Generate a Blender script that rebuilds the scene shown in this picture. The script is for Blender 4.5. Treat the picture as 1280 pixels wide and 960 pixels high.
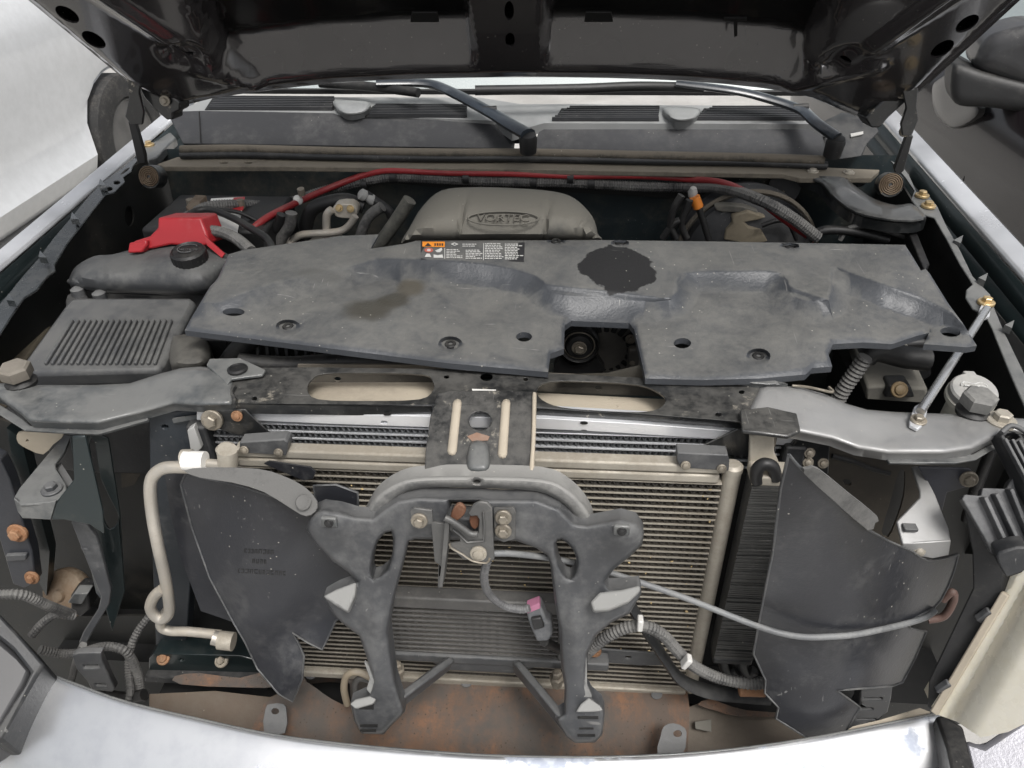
import bpy, bmesh, math, random
import numpy as np
from mathutils import Vector, Matrix, geometry
for o in list(bpy.data.objects): bpy.data.objects.remove(o)
scene = bpy.context.scene
COL = scene.collection
random.seed(7)
rad = math.radians

# ---------------------------------------------------------------- camera
CAM = Vector((0.10, -0.87, 1.724))
PITCH, YAW, ROLL, FPX = rad(35.0), rad(4.6), rad(-1.0), 961.0
W0, H0 = 1280.0, 960.0
_f = Vector((0, math.cos(PITCH), -math.sin(PITCH))); _u = Vector((0, math.sin(PITCH), math.cos(PITCH))); _r = Vector((1, 0, 0))
_r, _u = math.cos(ROLL)*_r + math.sin(ROLL)*_u, -math.sin(ROLL)*_r + math.cos(ROLL)*_u
_Rz = Matrix.Rotation(YAW, 3, 'Z')
FWD, UP, RT = _Rz @ _f, _Rz @ _u, _Rz @ _r
cd = bpy.data.cameras.new('camera'); cam = bpy.data.objects.new('camera', cd); COL.objects.link(cam)
cd.sensor_width = 36; cd.lens = 36*FPX/W0; cd.clip_start = 0.02; cd.clip_end = 2000
M = Matrix((RT, UP, -FWD)).transposed().to_4x4(); M.translation = CAM
cam.matrix_world = M
scene.camera = cam

# ---------------------------------------------------------------- world, sun, exposure
SUN_EL, SUN_AZ = 60, 152          # azimuth: compass degrees, light comes from high in front, a little to the right
wd = bpy.data.worlds.new('World'); scene.world = wd; wd.use_nodes = True
nt = wd.node_tree; nt.nodes.clear()
sk = nt.nodes.new('ShaderNodeTexSky'); sk.sky_type = 'NISHITA'; sk.sun_disc = False
sk.sun_elevation = rad(SUN_EL); sk.sun_rotation = rad(SUN_AZ); sk.air_density = 1.0; sk.dust_density = 6.0; sk.ozone_density = 1.0
hs = nt.nodes.new('ShaderNodeHueSaturation'); hs.inputs['Saturation'].default_value = 0.22
bg = nt.nodes.new('ShaderNodeBackground'); bg.inputs['Strength'].default_value = 0.108
wo = nt.nodes.new('ShaderNodeOutputWorld')
nt.links.new(sk.outputs[0], hs.inputs['Color']); nt.links.new(hs.outputs[0], bg.inputs['Color']); nt.links.new(bg.outputs[0], wo.inputs['Surface'])
sd = bpy.data.lights.new('sun', 'SUN'); sd.energy = 1.5; sd.angle = rad(18); sd.color = (1, .975, .94)
so = bpy.data.objects.new('sun', sd); COL.objects.link(so)
_az = rad(SUN_AZ)
sdir = Vector((math.sin(_az)*math.cos(rad(SUN_EL)), math.cos(_az)*math.cos(rad(SUN_EL)), math.sin(rad(SUN_EL))))
so.rotation_euler = sdir.to_track_quat('Z', 'Y').to_euler(); so.location = sdir*20
vs = scene.view_settings; vs.view_transform = 'Standard'; vs.look = 'None'; vs.exposure = 0.55; vs.gamma = 1; vs.use_curve_mapping = False
scene.render.engine = 'CYCLES'
scene.render.resolution_x, scene.render.resolution_y = 1024, 768

# ---------------------------------------------------------------- photograph rays onto real planes
def ray(px, py): return FWD + RT*((px-W0/2)/FPX) - UP*((py-H0/2)/FPX)
def Z(px, py, z):
    d = ray(px, py); return CAM + d*((z-CAM.z)/d.z)
def Y(px, py, y):
    d = ray(px, py); return CAM + d*((y-CAM.y)/d.y)
def X(px, py, x):
    d = ray(px, py); return CAM + d*((x-CAM.x)/d.x)
def zs(z):
    f = lambda px, py: Z(px, py, z(px, py) if callable(z) else z)
    f.n = Vector((0, 0, 1)); return f
def ys(y):
    f = lambda px, py: Y(px, py, y(px, py) if callable(y) else y)
    f.n = Vector((0, -1, 0)); return f
def along(S, px, py, n, h):
    """point raised by h off a surface of normal n, on the same sight line"""
    d = ray(px, py); k = d.dot(n)
    if abs(k) < .3: k = math.copysign(.3, k)
    return S+d*(h/k)
def off(surf, h):
    def f(px, py):
        S = surf(px, py); n = surf.n if surf.n.dot(CAM-S) > 0 else -surf.n
        return along(S, px, py, n, h(px, py) if callable(h) else h)
    f.n = surf.n; return f
def plane(p0, n):
    n = Vector(n).normalized(); p0 = Vector(p0)
    def f(px, py):
        d = ray(px, py); return CAM + d*((p0-CAM).dot(n)/d.dot(n))
    f.n = n; return f
def plane3(a, b, c): return plane(a, (Vector(b)-Vector(a)).cross(Vector(c)-Vector(a)))
def sstep(a, b, x):
    t = max(0, min(1, (x-a)/(b-a))); return t*t*(3-2*t)

# ---------------------------------------------------------------- objects
def link(o, parent=None):
    COL.objects.link(o)
    if parent is not None: o.parent = parent
    return o
def thing(name, label, cat, group=None):
    o = bpy.data.objects.new(name, None); o.empty_display_size = .05; link(o); return tag(o, label, cat, group)
def tag(o, label=None, cat=None, group=None, kind=None):
    if label: o['label'] = label
    if cat: o['category'] = cat
    if group: o['group'] = group
    if kind: o['kind'] = kind
    return o
def meshobj(name, verts, faces, mat, parent=None, sharp=40, bevel=0, bseg=2):
    me = bpy.data.meshes.new(name); me.from_pydata([tuple(v) for v in verts], [], faces); me.validate(); me.update()
    bm = bmesh.new(); bm.from_mesh(me); bmesh.ops.recalc_face_normals(bm, faces=bm.faces); bm.to_mesh(me); bm.free()
    me.polygons.foreach_set('use_smooth', [True]*len(me.polygons)); me.set_sharp_from_angle(angle=rad(sharp))
    if mat: me.materials.append(mat)
    o = link(bpy.data.objects.new(name, me), parent)
    if bevel:
        m = o.modifiers.new('bevel', 'BEVEL'); m.width = bevel; m.segments = bseg; m.limit_method = 'ANGLE'; m.angle_limit = rad(40); m.harden_normals = False
    return o

def ell(cx, cy, rx, ry=None, n=14, a0=0):
    ry = rx if ry is None else ry; c, s = math.cos(a0), math.sin(a0)
    return [(cx+rx*math.cos(t)*c-ry*math.sin(t)*s, cy+rx*math.cos(t)*s+ry*math.sin(t)*c) for t in [2*math.pi*i/n for i in range(n)]]
def cr(pts, n=4, closed=False):
    """Catmull-Rom through points of any dimension"""
    P = [np.array(p, float) for p in pts]; out = []; N = len(P)
    for i in range(N if closed else N-1):
        p0, p1, p2, p3 = (P[(i-1) % N], P[i], P[(i+1) % N], P[(i+2) % N]) if closed else (P[max(i-1, 0)], P[i], P[i+1], P[min(i+2, N-1)])
        for k in range(n):
            t = k/n
            out.append(.5*((2*p1)+(p2-p0)*t+(2*p0-5*p1+4*p2-p3)*t*t+(3*p1-p0-3*p2+p3)*t**3))
    if not closed: out.append(P[-1])
    return [tuple(p) for p in out]
def sm(pts, n=3): return cr(pts, n, True)
def subdiv(poly, step):
    out = []
    for i, a in enumerate(poly):
        b = poly[(i+1) % len(poly)]; L = math.hypot(b[0]-a[0], b[1]-a[1]); k = max(1, int(L/step))
        out += [(a[0]+(b[0]-a[0])*j/k, a[1]+(b[1]-a[1])*j/k) for j in range(k)]
    return out
def edist(P, polys):
    d = np.full(len(P), 1e9)
    for poly in polys:
        A = np.array(poly, float); B = np.roll(A, -1, 0)
        for a, b in zip(A, B):
            ab = b-a; L = ab@ab
            if L < 1e-12: continue
            t = np.clip(((P-a)@ab)/L, 0, 1); q = P-(a+t[:, None]*ab)
            d = np.minimum(d, np.hypot(q[:, 0], q[:, 1]))
    return d
def inside(P, poly):
    x, y = P[:, 0], P[:, 1]; r = np.zeros(len(P), bool); A = np.array(poly, float); B = np.roll(A, -1, 0)
    for (x1, y1), (x2, y2) in zip(A, B):
        if y1 == y2: continue
        c = ((y1 > y) != (y2 > y)) & (x < (x2-x1)*(y-y1)/(y2-y1)+x1); r ^= c
    return r
def cdt(outline, holes, step, rings=(), lines=()):
    polys = [subdiv(outline, step) if step else list(outline)]+[subdiv(h, max(step, 3)) if step else list(h) for h in holes]
    V, Eg = [], []
    for p in polys:
        s = len(V); V += p; Eg += [(s+i, s+(i+1) % len(p)) for i in range(len(p))]
    if step:
        A = np.array(polys[0]); lo, hi = A.min(0), A.max(0); G = []
        j = 0; y = lo[1]+step*.5
        while y < hi[1]:
            x = lo[0]+step*(.5 if j % 2 else .25)
            while x < hi[0]: G.append((x, y)); x += step
            y += step*.9; j += 1
        if G:
            G = np.array(G); k = inside(G, polys[0])
            for h in polys[1:]: k &= ~inside(G, h)
            G = G[k]
            fixed = np.zeros((0, 2))
            def addpts(Q, dmin):
                nonlocal fixed
                Q = np.array(Q)
                k = inside(Q, polys[0])
                for h in polys[1:]: k &= ~inside(Q, h)
                Q = Q[k]
                if len(Q): Q = Q[edist(Q, polys) > dmin]
                if len(Q): fixed = np.concatenate([fixed, Q])
            for dd in rings:                                # loops set in from the edge, so rounded edges stay clean
                for p in polys:
                    A = np.array(p); t = np.roll(A, -1, 0)-np.roll(A, 1, 0); t /= np.maximum(1e-9, np.hypot(t[:, 0], t[:, 1]))[:, None]
                    for sg in (1, -1): addpts(A+sg*dd*np.stack([-t[:, 1], t[:, 0]], 1), dd*.93)
            for (pl_, offs, st_) in lines:                  # rows of points following a crease
                A = np.array(subdiv(pl_, st_)); t = np.roll(A, -1, 0)-np.roll(A, 1, 0); t /= np.maximum(1e-9, np.hypot(t[:, 0], t[:, 1]))[:, None]
                for dd in offs:
                    Q = A+dd*np.stack([-t[:, 1], t[:, 0]], 1)
                    addpts(Q[edist(Q, [pl_]) > abs(dd)*.93], step*.35)
            if len(G): G = G[edist(G, polys) > max(step*.4, (rings[-1] if rings else 0)+step*.3)]
            if len(G) and len(lines):
                k = np.ones(len(G), bool)
                for (pl_, offs, st_) in lines: k &= edist(G, [pl_]) > max(abs(o_) for o_ in offs)+step*.3
                G = G[k]
            V += [tuple(g) for g in fixed]+[tuple(g) for g in G]
    v, e, f, *_ = geometry.delaunay_2d_cdt([Vector(p) for p in V], Eg, [], 0, 1e-4)
    P = np.array([(a[0], a[1]) for a in v]); f = [tuple(t) for t in f]
    c = np.array([P[list(t)].mean(0) for t in f]); k = inside(c, polys[0])
    for h in polys[1:]: k &= ~inside(c, h)
    return P, [t for t, q in zip(f, k) if q], polys
def psheet(name, outline, surf, mat, parent=None, h=None, step=0, ext=None, thick=.003, holes=(), pillow=None, bevel=0, sharp=40):
    """sheet whose outline is given in photograph pixels on a real surface; h lifts it along its normal; ext or thick gives it depth"""
    P, F, polys = cdt(outline, holes, step, [pillow[1]*k for k in (.06, .2, .42, .7, 1.)] if pillow and step else ())
    A = np.array(outline, float); c = A.mean(0); s = max(3, np.ptp(A[:, 0])*.1); s2 = max(3, np.ptp(A[:, 1])*.1)
    o, a, b = surf(*c), surf(c[0]+s, c[1]), surf(c[0], c[1]+s2)
    n = (a-o).cross(b-o).normalized()
    if n.dot(CAM-o) < 0: n = -n
    H = np.zeros(len(P))
    if h: H += np.array([h(x, y) for x, y in P])
    if pillow:
        t = np.clip(edist(P, polys)/pillow[1], 0, 1); H += pillow[0]*np.sqrt(1-(1-t)**2)
    if ext is None: ext = -n*thick
    ext = Vector(ext)
    fr = [along(surf(x, y), x, y, n, hh) if hh else surf(x, y) for (x, y), hh in zip(P, H)]
    base = [surf(x, y) for (x, y) in P]
    N = len(fr); used = set(i for t in F for i in t)
    faces = list(F); cnt = {}
    for t in F:
        for i in range(3):
            e = (t[i], t[(i+1) % 3]); cnt[e] = 1
    faces += [tuple(N+i for i in reversed(t)) for t in F]
    for (i, j) in cnt:
        if (j, i) not in cnt: faces.append((j, i, N+i, N+j))
    verts = fr+[p+ext for p in (fr if not pillow else base)]
    idx = {}; vv = []
    for f in faces:
        for i in f:
            if i not in idx: idx[i] = len(vv); vv.append(verts[i])
    return meshobj(name, vv, [tuple(idx[i] for i in f) for f in faces], mat, parent, sharp, bevel)

def tube(name, pts, r, mat, parent=None, seg=10, corr=0, pitch=.004, smooth=6, flat=1.0, rfun=None, sharp=60):
    pts = [Vector(p) for p in pts]
    if smooth and len(pts) > 2: pts = [Vector(p) for p in cr(pts, smooth)]
    if corr:                                           # resample evenly, ridges alternate
        L = [0]
        for a, b in zip(pts, pts[1:]): L.append(L[-1]+(b-a).length)
        n = max(4, int(L[-1]/(pitch*.5))); q = []; k = 0
        for i in range(n+1):
            s = L[-1]*i/n
            while k < len(L)-2 and L[k+1] < s: k += 1
            t = (s-L[k])/max(1e-9, L[k+1]-L[k]); q.append(pts[k].lerp(pts[k+1], t))
        pts = q
    V, F = [], []; N = len(pts)
    t0 = (pts[1]-pts[0]).normalized(); ref = Vector((0, 0, 1)) if abs(t0.z) < .9 else Vector((1, 0, 0))
    u = t0.cross(ref).normalized()
    for i, p in enumerate(pts):
        t = (pts[min(i+1, N-1)]-pts[max(i-1, 0)]).normalized()
        u = (u-t*u.dot(t)).normalized(); w = t.cross(u)
        rr = r*(rfun(i/(N-1)) if rfun else 1)
        if corr and i % 2: rr *= (1-corr)
        for k in range(seg):
            a = 2*math.pi*k/seg; V.append(p+u*(rr*math.cos(a))+w*(rr*flat*math.sin(a)))
    for i in range(N-1):
        for k in range(seg):
            F.append((i*seg+k, i*seg+(k+1) % seg, (i+1)*seg+(k+1) % seg, (i+1)*seg+k))
    F.append(tuple(reversed(range(seg)))); F.append(tuple((N-1)*seg+k for k in range(seg)))
    return meshobj(name, V, F, mat, parent, 25 if corr else sharp)
def lathe(name, prof, c, axis, mat, parent=None, seg=24, sharp=35, rad_fun=None):
    axis = Vector(axis).normalized(); u = axis.orthogonal().normalized(); w = axis.cross(u); c = Vector(c); V, F = [], []
    for j, (r, z) in enumerate(prof):
        for k in range(seg):
            a = 2*math.pi*k/seg; q = r*(rad_fun(k, j) if rad_fun else 1); V.append(c+axis*z+(u*math.cos(a)+w*math.sin(a))*q)
    for j in range(len(prof)-1):
        for k in range(seg): F.append((j*seg+k, j*seg+(k+1) % seg, (j+1)*seg+(k+1) % seg, (j+1)*seg+k))
    F.append(tuple(reversed(range(seg)))); F.append(tuple((len(prof)-1)*seg+k for k in range(seg)))
    return meshobj(name, V, F, mat, parent, sharp)
def box(name, c, size, mat, parent=None, rot=None, bevel=.002, taper=1.0):
    sx, sy, sz = [s/2 for s in size]; c = Vector(c); V = []
    for z in (-1, 1):
        k = taper if z > 0 else 1
        for x, y in ((-1, -1), (1, -1), (1, 1), (-1, 1)):
            v = Vector((x*sx*k, y*sy*k, z*sz)); V.append(c+(rot @ v if rot else v))
    return meshobj(name, V, [(3, 2, 1, 0), (4, 5, 6, 7), (0, 1, 5, 4), (1, 2, 6, 5), (2, 3, 7, 6), (3, 0, 4, 7)], mat, parent, 40, bevel)
def beam(name, a, b, w, t, mat, parent=None, upv=(0, 0, 1), bevel=.002):
    a, b = Vector(a), Vector(b); d = b-a; q = d.normalized(); s = q.cross(Vector(upv)).normalized(); u = s.cross(q)
    return box(name, (a+b)/2, (d.length, w, t), mat, parent, Matrix((q, -s, u)).transposed(), bevel)
_bolt = {}
def bolt(p, n, r, mat, parent, name='bolt', kind='hex'):
    """hex flange bolt (or rivet, or push clip) sharing one mesh for each kind and material"""
    key = (kind, mat.name)
    if key not in _bolt:
        V, F = [], []
        def ring(rr, z, m, ph=0):
            s = len(V); V.extend((rr*math.cos(2*math.pi*k/m+ph), rr*math.sin(2*math.pi*k/m+ph), z) for k in range(m)); return list(range(s, s+m))
        def wall(a, b):
            m = len(a); F.extend((a[k], a[(k+1) % m], b[(k+1) % m], b[k]) for k in range(m))
        a, b, c = ring(1, -.15, 16), ring(1, .12, 16), ring(.9, .2, 16); wall(a, b); wall(b, c); F.append(tuple(c))
        if kind == 'hex':
            d, e, f = ring(.6, .19, 6), ring(.6, .62, 6), ring(.48, .72, 6); wall(d, e); wall(e, f); F.append(tuple(f))
        elif kind == 'clip':
            d, e = ring(.5, .19, 12), ring(.42, .35, 12); wall(d, e); F.append(tuple(e))
        else:
            d, e, f = ring(.7, .19, 12), ring(.6, .45, 12), ring(.3, .58, 12); wall(d, e); wall(e, f); F.append(tuple(f))
        me = bpy.data.meshes.new(name); me.from_pydata(V, [], F); me.polygons.foreach_set('use_smooth', [True]*len(F)); me.set_sharp_from_angle(angle=rad(35)); me.materials.append(mat); _bolt[key] = me
    o = link(bpy.data.objects.new(name, _bolt[key]), parent); n = Vector(n)
    o.location = p; o.scale = (r, r, r); q = n.to_track_quat('Z', 'Y'); o.rotation_euler = (q @ Matrix.Rotation(random.random()*3, 3, 'Z').to_quaternion()).to_euler()
    return o
def textmesh(name, txt, p, xdir, ydir, size, mat, parent, depth=.0004):
    cu = bpy.data.curves.new('t', 'FONT'); cu.body = txt; cu.size = size; cu.extrude = depth; cu.align_x = 'CENTER'; cu.align_y = 'CENTER'
    t = bpy.data.objects.new('t', cu); COL.objects.link(t); dg = bpy.context.evaluated_depsgraph_get()
    me = bpy.data.meshes.new_from_object(t.evaluated_get(dg)); bpy.data.objects.remove(t); me.materials.clear(); me.materials.append(mat)
    x = Vector(xdir).normalized(); z = x.cross(Vector(ydir)).normalized(); y = z.cross(x)
    m = Matrix((x, y, z)).transposed().to_4x4(); m.translation = Vector(p); me.transform(m)
    o = link(bpy.data.objects.new(name, me), parent); return o

# ---------------------------------------------------------------- materials
class NT:
    def __init__(s, name):
        s.m = bpy.data.materials.new(name); s.m.use_nodes = True; s.t = s.m.node_tree; s.b = s.t.nodes['Principled BSDF']
        s.pos = s.n('ShaderNodeNewGeometry')
    def n(s, typ, **k):
        q = s.t.nodes.new(typ)
        for a, v in k.items(): setattr(q, a, v)
        return q
    def l(s, a, b): s.t.links.new(a, b)
    def noise(s, scale, detail=5, rough=.6, vec=None, dist=0):
        q = s.n('ShaderNodeTexNoise'); q.inputs['Scale'].default_value = scale; q.inputs['Detail'].default_value = detail; q.inputs['Roughness'].default_value = rough; q.inputs['Distortion'].default_value = dist
        s.l(vec or s.pos.outputs['Position'], q.inputs['Vector']); return q.outputs['Fac']
    def math(s, op, a, b=None, clamp=False):
        q = s.n('ShaderNodeMath', operation=op, use_clamp=clamp)
        for i, v in enumerate((a, b)):
            if v is None: continue
            if isinstance(v, (int, float)): q.inputs[i].default_value = v
            else: s.l(v, q.inputs[i])
        return q.outputs[0]
    def ramp(s, x, lo, hi, a=0., b=1.):
        q = s.n('ShaderNodeMapRange', interpolation_type='SMOOTHSTEP'); s.l(x, q.inputs['Value'])
        for k, v in zip(('From Min', 'From Max', 'To Min', 'To Max'), (lo, hi, a, b)): q.inputs[k].default_value = v
        return q.outputs[0]
    def mix(s, f, a, b):
        q = s.n('ShaderNodeMix', data_type='RGBA')
        for i, v in ((0, f), (6, a), (7, b)):
            if isinstance(v, (int, float)): q.inputs[i].default_value = v
            elif isinstance(v, tuple): q.inputs[i].default_value = (*v[:3], 1)
            else: s.l(v, q.inputs[i])
        return q.outputs[2]
    def fmix(s, f, a, b):
        q = s.n('ShaderNodeMix', data_type='FLOAT')
        for i, v in ((0, f), (2, a), (3, b)):
            if isinstance(v, (int, float)): q.inputs[i].default_value = v
            else: s.l(v, q.inputs[i])
        return q.outputs[0]
def dirty(name, base, rough=.5, metal=0., dust=.4, dcol=(.30, .275, .235), scale=9, up=.35, bump=.12, spots=(), worn=None, coat=0., speck=.5, spec=.5, bscale=260, tint=.25, flat=None, scratch=0., soft=0.):
    """base surface + settled dust + optional wear, stains and pale specks"""
    s = NT(name); b = s.b
    n1, n2 = s.noise(scale, 6, .65), s.noise(scale*7, 6, .7)
    n3 = s.noise(scale*.45, 3, .5)
    mask = s.math('ADD', s.math('MULTIPLY', n1, .6), s.math('MULTIPLY', n2, .4))
    sep = s.n('ShaderNodeSeparateXYZ'); s.l(s.pos.outputs['Normal'], sep.inputs[0])
    mask = s.math('ADD', mask, s.math('MULTIPLY', s.math('MAXIMUM', sep.outputs[2], 0.0), up*.3))
    if flat: mask = s.math('SUBTRACT', mask, s.ramp(sep.outputs[2], flat[0], flat[1], flat[2], 0.))
    f = s.math('MULTIPLY', s.ramp(mask, .66-dust*.4-soft, .92-dust*.35+soft), min(1, .35+dust*.6), True)
    col = s.mix(s.ramp(n3, .3, .7), tuple(c*(1-tint) for c in base), tuple(min(1, c*(1+tint)) for c in base))
    R = rough; Me = metal
    if worn:
        wf = s.ramp(s.math('ADD', s.math('MULTIPLY', s.noise(scale*2.2, 8, .75), .7), s.math('MULTIPLY', n2, .3)), worn[1], worn[1]+.07)
        col = s.mix(wf, col, worn[0])
    col = s.mix(f, col, dcol)
    R = s.fmix(f, R, .88); Me = s.fmix(f, Me, 0.) if metal else 0.
    for (c, rr, colr, rg) in spots:
        q = s.n('ShaderNodeVectorMath', operation='SUBTRACT'); s.l(s.pos.outputs['Position'], q.inputs[0]); q.inputs[1].default_value = c
        d = s.n('ShaderNodeVectorMath', operation='DIVIDE'); s.l(q.outputs[0], d.inputs[0]); d.inputs[1].default_value = rr
        ln = s.n('ShaderNodeVectorMath', operation='LENGTH'); s.l(d.outputs[0], ln.inputs[0])
        e = s.math('ADD', ln.outputs['Value'], s.math('MULTIPLY', s.math('SUBTRACT', s.noise(32, 4, .55), .5), .6))
        sf = s.ramp(e, .9, .96, 1., 0.) if colr[0] < .03 else s.ramp(e, .45, 1.02, .85, 0.); col = s.mix(sf, col, colr); R = s.fmix(sf, R, rg)
    if scratch:
        for ang, sc in ((.5, (260, 9, 60)), (-.7, (9, 240, 60))):
            mp = s.n('ShaderNodeMapping'); mp.inputs['Rotation'].default_value = (.2, .1, ang); mp.inputs['Scale'].default_value = sc; s.l(s.pos.outputs['Position'], mp.inputs['Vector'])
            q = s.math('MULTIPLY', s.ramp(s.noise(1., 2, .5, mp.outputs[0]), .70, .76), s.ramp(s.noise(11, 3), .5, .62))
            col = s.mix(s.math('MULTIPLY', q, scratch), col, (.26, .255, .245))
    if speck:
        v = s.n('ShaderNodeTexVoronoi'); v.inputs['Scale'].default_value = 75; s.l(s.pos.outputs['Position'], v.inputs['Vector'])
        sf = s.math('MULTIPLY', s.ramp(v.outputs['Distance'], .06, .1, 1., 0.), s.ramp(s.noise(6, 3), .5, .6))
        col = s.mix(s.math('MULTIPLY', sf, speck), col, (.5, .48, .42))
    s.l(col, b.inputs['Base Color'])
    if isinstance(R, (int, float)): b.inputs['Roughness'].default_value = R
    else: s.l(R, b.inputs['Roughness'])
    if metal: s.l(Me, b.inputs['Metallic'])
    b.inputs['Specular IOR Level'].default_value = spec
    if coat: b.inputs['Coat Weight'].default_value = coat; b.inputs['Coat Roughness'].default_value = .06
    if bump:
        bp = s.n('ShaderNodeBump'); bp.inputs['Strength'].default_value = bump; bp.inputs['Distance'].default_value = .004
        hh = s.math('ADD', s.math('MULTIPLY', s.noise(bscale, 3), .5), s.math('MULTIPLY', n2, .8)); s.l(hh, bp.inputs['Height']); s.l(bp.outputs[0], b.inputs['Normal'])
    return s.m
def plain(name, base, rough=.4, metal=0., coat=0., spec=.5, emis=0):
    s = NT(name); b = s.b; n = s.noise(22, 5)
    s.l(s.mix(s.ramp(n, .25, .75), tuple(c*.95 for c in base), tuple(min(1, c*1.04) for c in base)), b.inputs['Base Color'])
    s.l(s.ramp(n, .2, .8, max(.02, rough*.9), min(1, rough*1.1)), b.inputs['Roughness'])
    b.inputs['Metallic'].default_value = metal; b.inputs['Specular IOR Level'].default_value = spec
    if coat: b.inputs['Coat Weight'].default_value = coat; b.inputs['Coat Roughness'].default_value = .05
    return s.m
T = 1.08
DG = (.30, .29, .265)
MT = {}
MT['frame'] = dirty('black_frame_paint', (.014, .015, .016), .28, 0, .42, (.125, .12, .11), 13, .5, .16, worn=((.30, .27, .22), .575), coat=.4, scratch=.55)
MT['wing'] = dirty('dusty_grey_paint', (.050, .055, .058), .28, .1, .62, (.19, .19, .182), 8, .45, .10, coat=.35, scratch=.55)
MT['wing_bright'] = dirty('worn_steel_sky_sheen', (.30, .30, .30), .30, .45, .5, (.27, .265, .252), 13, .3, .03, coat=.3, scratch=.3, soft=.12, bscale=120)  # sky reflection on the right tie bar end put into a paler base
MT['hoop'] = dirty('dust_topped_paint', (.05, .053, .056), .4, 0, .85, (.30, .295, .28), 14, .7, .12, soft=.08, scratch=.4)
MT['rail'] = dirty('glossy_black_rail', (.028, .032, .034), .22, .1, .3, (.10, .10, .095), 10, .3, .08, coat=.8, speck=.2)
MT['dark'] = dirty('dark_painted_steel', (.010, .016, .017), .32, 0, .25, (.07, .066, .058), 8, .3, .1, coat=.3)
MT['well'] = dirty('black_inner_panel', (.012, .0125, .012), .55, 0, .4, (.065, .057, .046), 5, .3, .1, speck=.15)
MT['plastic'] = dirty('dusty_black_plastic', (.016, .017, .019), .45, 0, .45, (.10, .098, .093), 7, .4, .12, scratch=.55)
MT['greyplastic'] = dirty('grey_moulded_plastic', (.050, .052, .056), .34, 0, .5, (.16, .16, .157), 10, .6, .06, speck=.35, scratch=.55)
MT['baffle'] = dirty('flexible_black_baffle', (.020, .021, .025), .30, 0, .40, (.11, .11, .108), 10, .3, .10, speck=.7, scratch=.55)
MT['baffle_top'] = dirty('baffle_lit_dusty_lip', (.05, .05, .05), .7, 0, .9, (.135, .133, .128), 20, .5, .15, speck=.2)  # dusty baffle copy made paler for the light falling on the top lips
MT['alu'] = dirty('bare_aluminium', (.74, .75, .77), .36, .5, .25, (.52, .51, .50), 12, .2, .06, speck=0)
MT['alu_dusty'] = dirty('dusty_aluminium', (.40, .37, .315), .48, .3, .55, (.21, .18, .137), 11, .3, .10, speck=.3)
MT['fin'] = dirty('dusty_cooling_fins', (.034, .029, .022), .6, .1, .4, (.10, .08, .056), 16, .1, .05, speck=.5)
MT['finr'] = dirty('grey_radiator_fins', (.13, .135, .14), .5, .5, .2, (.16, .16, .155), 16, .2, .05, speck=.2)
MT['fin_dark'] = dirty('sooty_cooler_fins', (.06, .056, .05), .6, .0, .4, (.12, .112, .10), 16, .1, .05, speck=.4)
MT['tube_dark'] = dirty('grey_cooler_tubes', (.10, .098, .095), .5, .2, .5, (.18, .172, .16), 16, .3, .05)
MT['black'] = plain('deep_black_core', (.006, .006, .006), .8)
MT['rubber'] = dirty('black_rubber', (.012, .012, .0125), .5, 0, .35, (.075, .072, .065), 14, .4, .1, speck=.2)
MT['seal'] = dirty('dusty_rubber_seal', (.04, .037, .032), .8, 0, .85, (.145, .125, .098), 14, .5, .15)
MT['loom'] = dirty('dusty_corrugated_loom', (.04, .04, .041), .5, 0, .65, (.19, .185, .175), 20, .5, .0, speck=0)
MT['redwire'] = dirty('red_cable_sleeve', (.26, .022, .025), .45, 0, .35, (.24, .12, .10), 16, .4, .05, speck=0)
MT['red'] = dirty('red_plastic_cover', (.44, .022, .030), .38, 0, .25, (.32, .16, .15), 10, .3, .06, speck=.1)
MT['zinc'] = dirty('weathered_zinc_bolt', (.26, .235, .195), .36, .6, .55, (.20, .165, .12), 60, .3, .2, speck=0)
MT['gold'] = dirty('yellow_passivated_bolt', (.48, .36, .19), .36, .6, .35, (.34, .28, .19), 60, .3, .1, speck=0)
MT['rustbolt'] = dirty('rusty_bolt', (.24, .12, .06), .7, .1, .5, (.36, .24, .15), 60, .3, .3, speck=0)
MT['chromerod'] = plain('polished_steel_rod', (.70, .70, .70), .28, .9)
MT['cream'] = dirty('bare_cream_primer', (.36, .315, .25), .6, 0, .6, (.42, .37, .29), 12, .2, .15, worn=((.05, .047, .042), .60))
MT['pipe'] = dirty('oxidised_aluminium_pipe', (.52, .49, .44), .38, .5, .55, (.40, .35, .275), 16, .3, .10, speck=.1)
MT['white'] = dirty('white_plastic', (.70, .69, .66), .4, 0, .25, (.5, .46, .4), 12, .3, .04, speck=0)
MT['offwhite'] = dirty('washer_cap_plastic', (.34, .34, .33), .42, 0, .5, (.40, .39, .365), 14, .4, .08, speck=.1)
MT['intake'] = dirty('tan_dust_on_plastic', (.05, .05, .049), .55, 0, .9, (.155, .147, .126), 6, .5, .12, speck=.3)
MT['paint'] = dirty('silver_body_paint', (.60, .61, .63), .26, .45, .08, (.3, .3, .3), 12, .2, .01, coat=1., speck=.1)
MT['corner'] = dirty('graphite_corner_paint', (.032, .032, .034), .5, .0, .2, (.12, .12, .12), 12, .2, .03, coat=.5, speck=.1)
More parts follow.
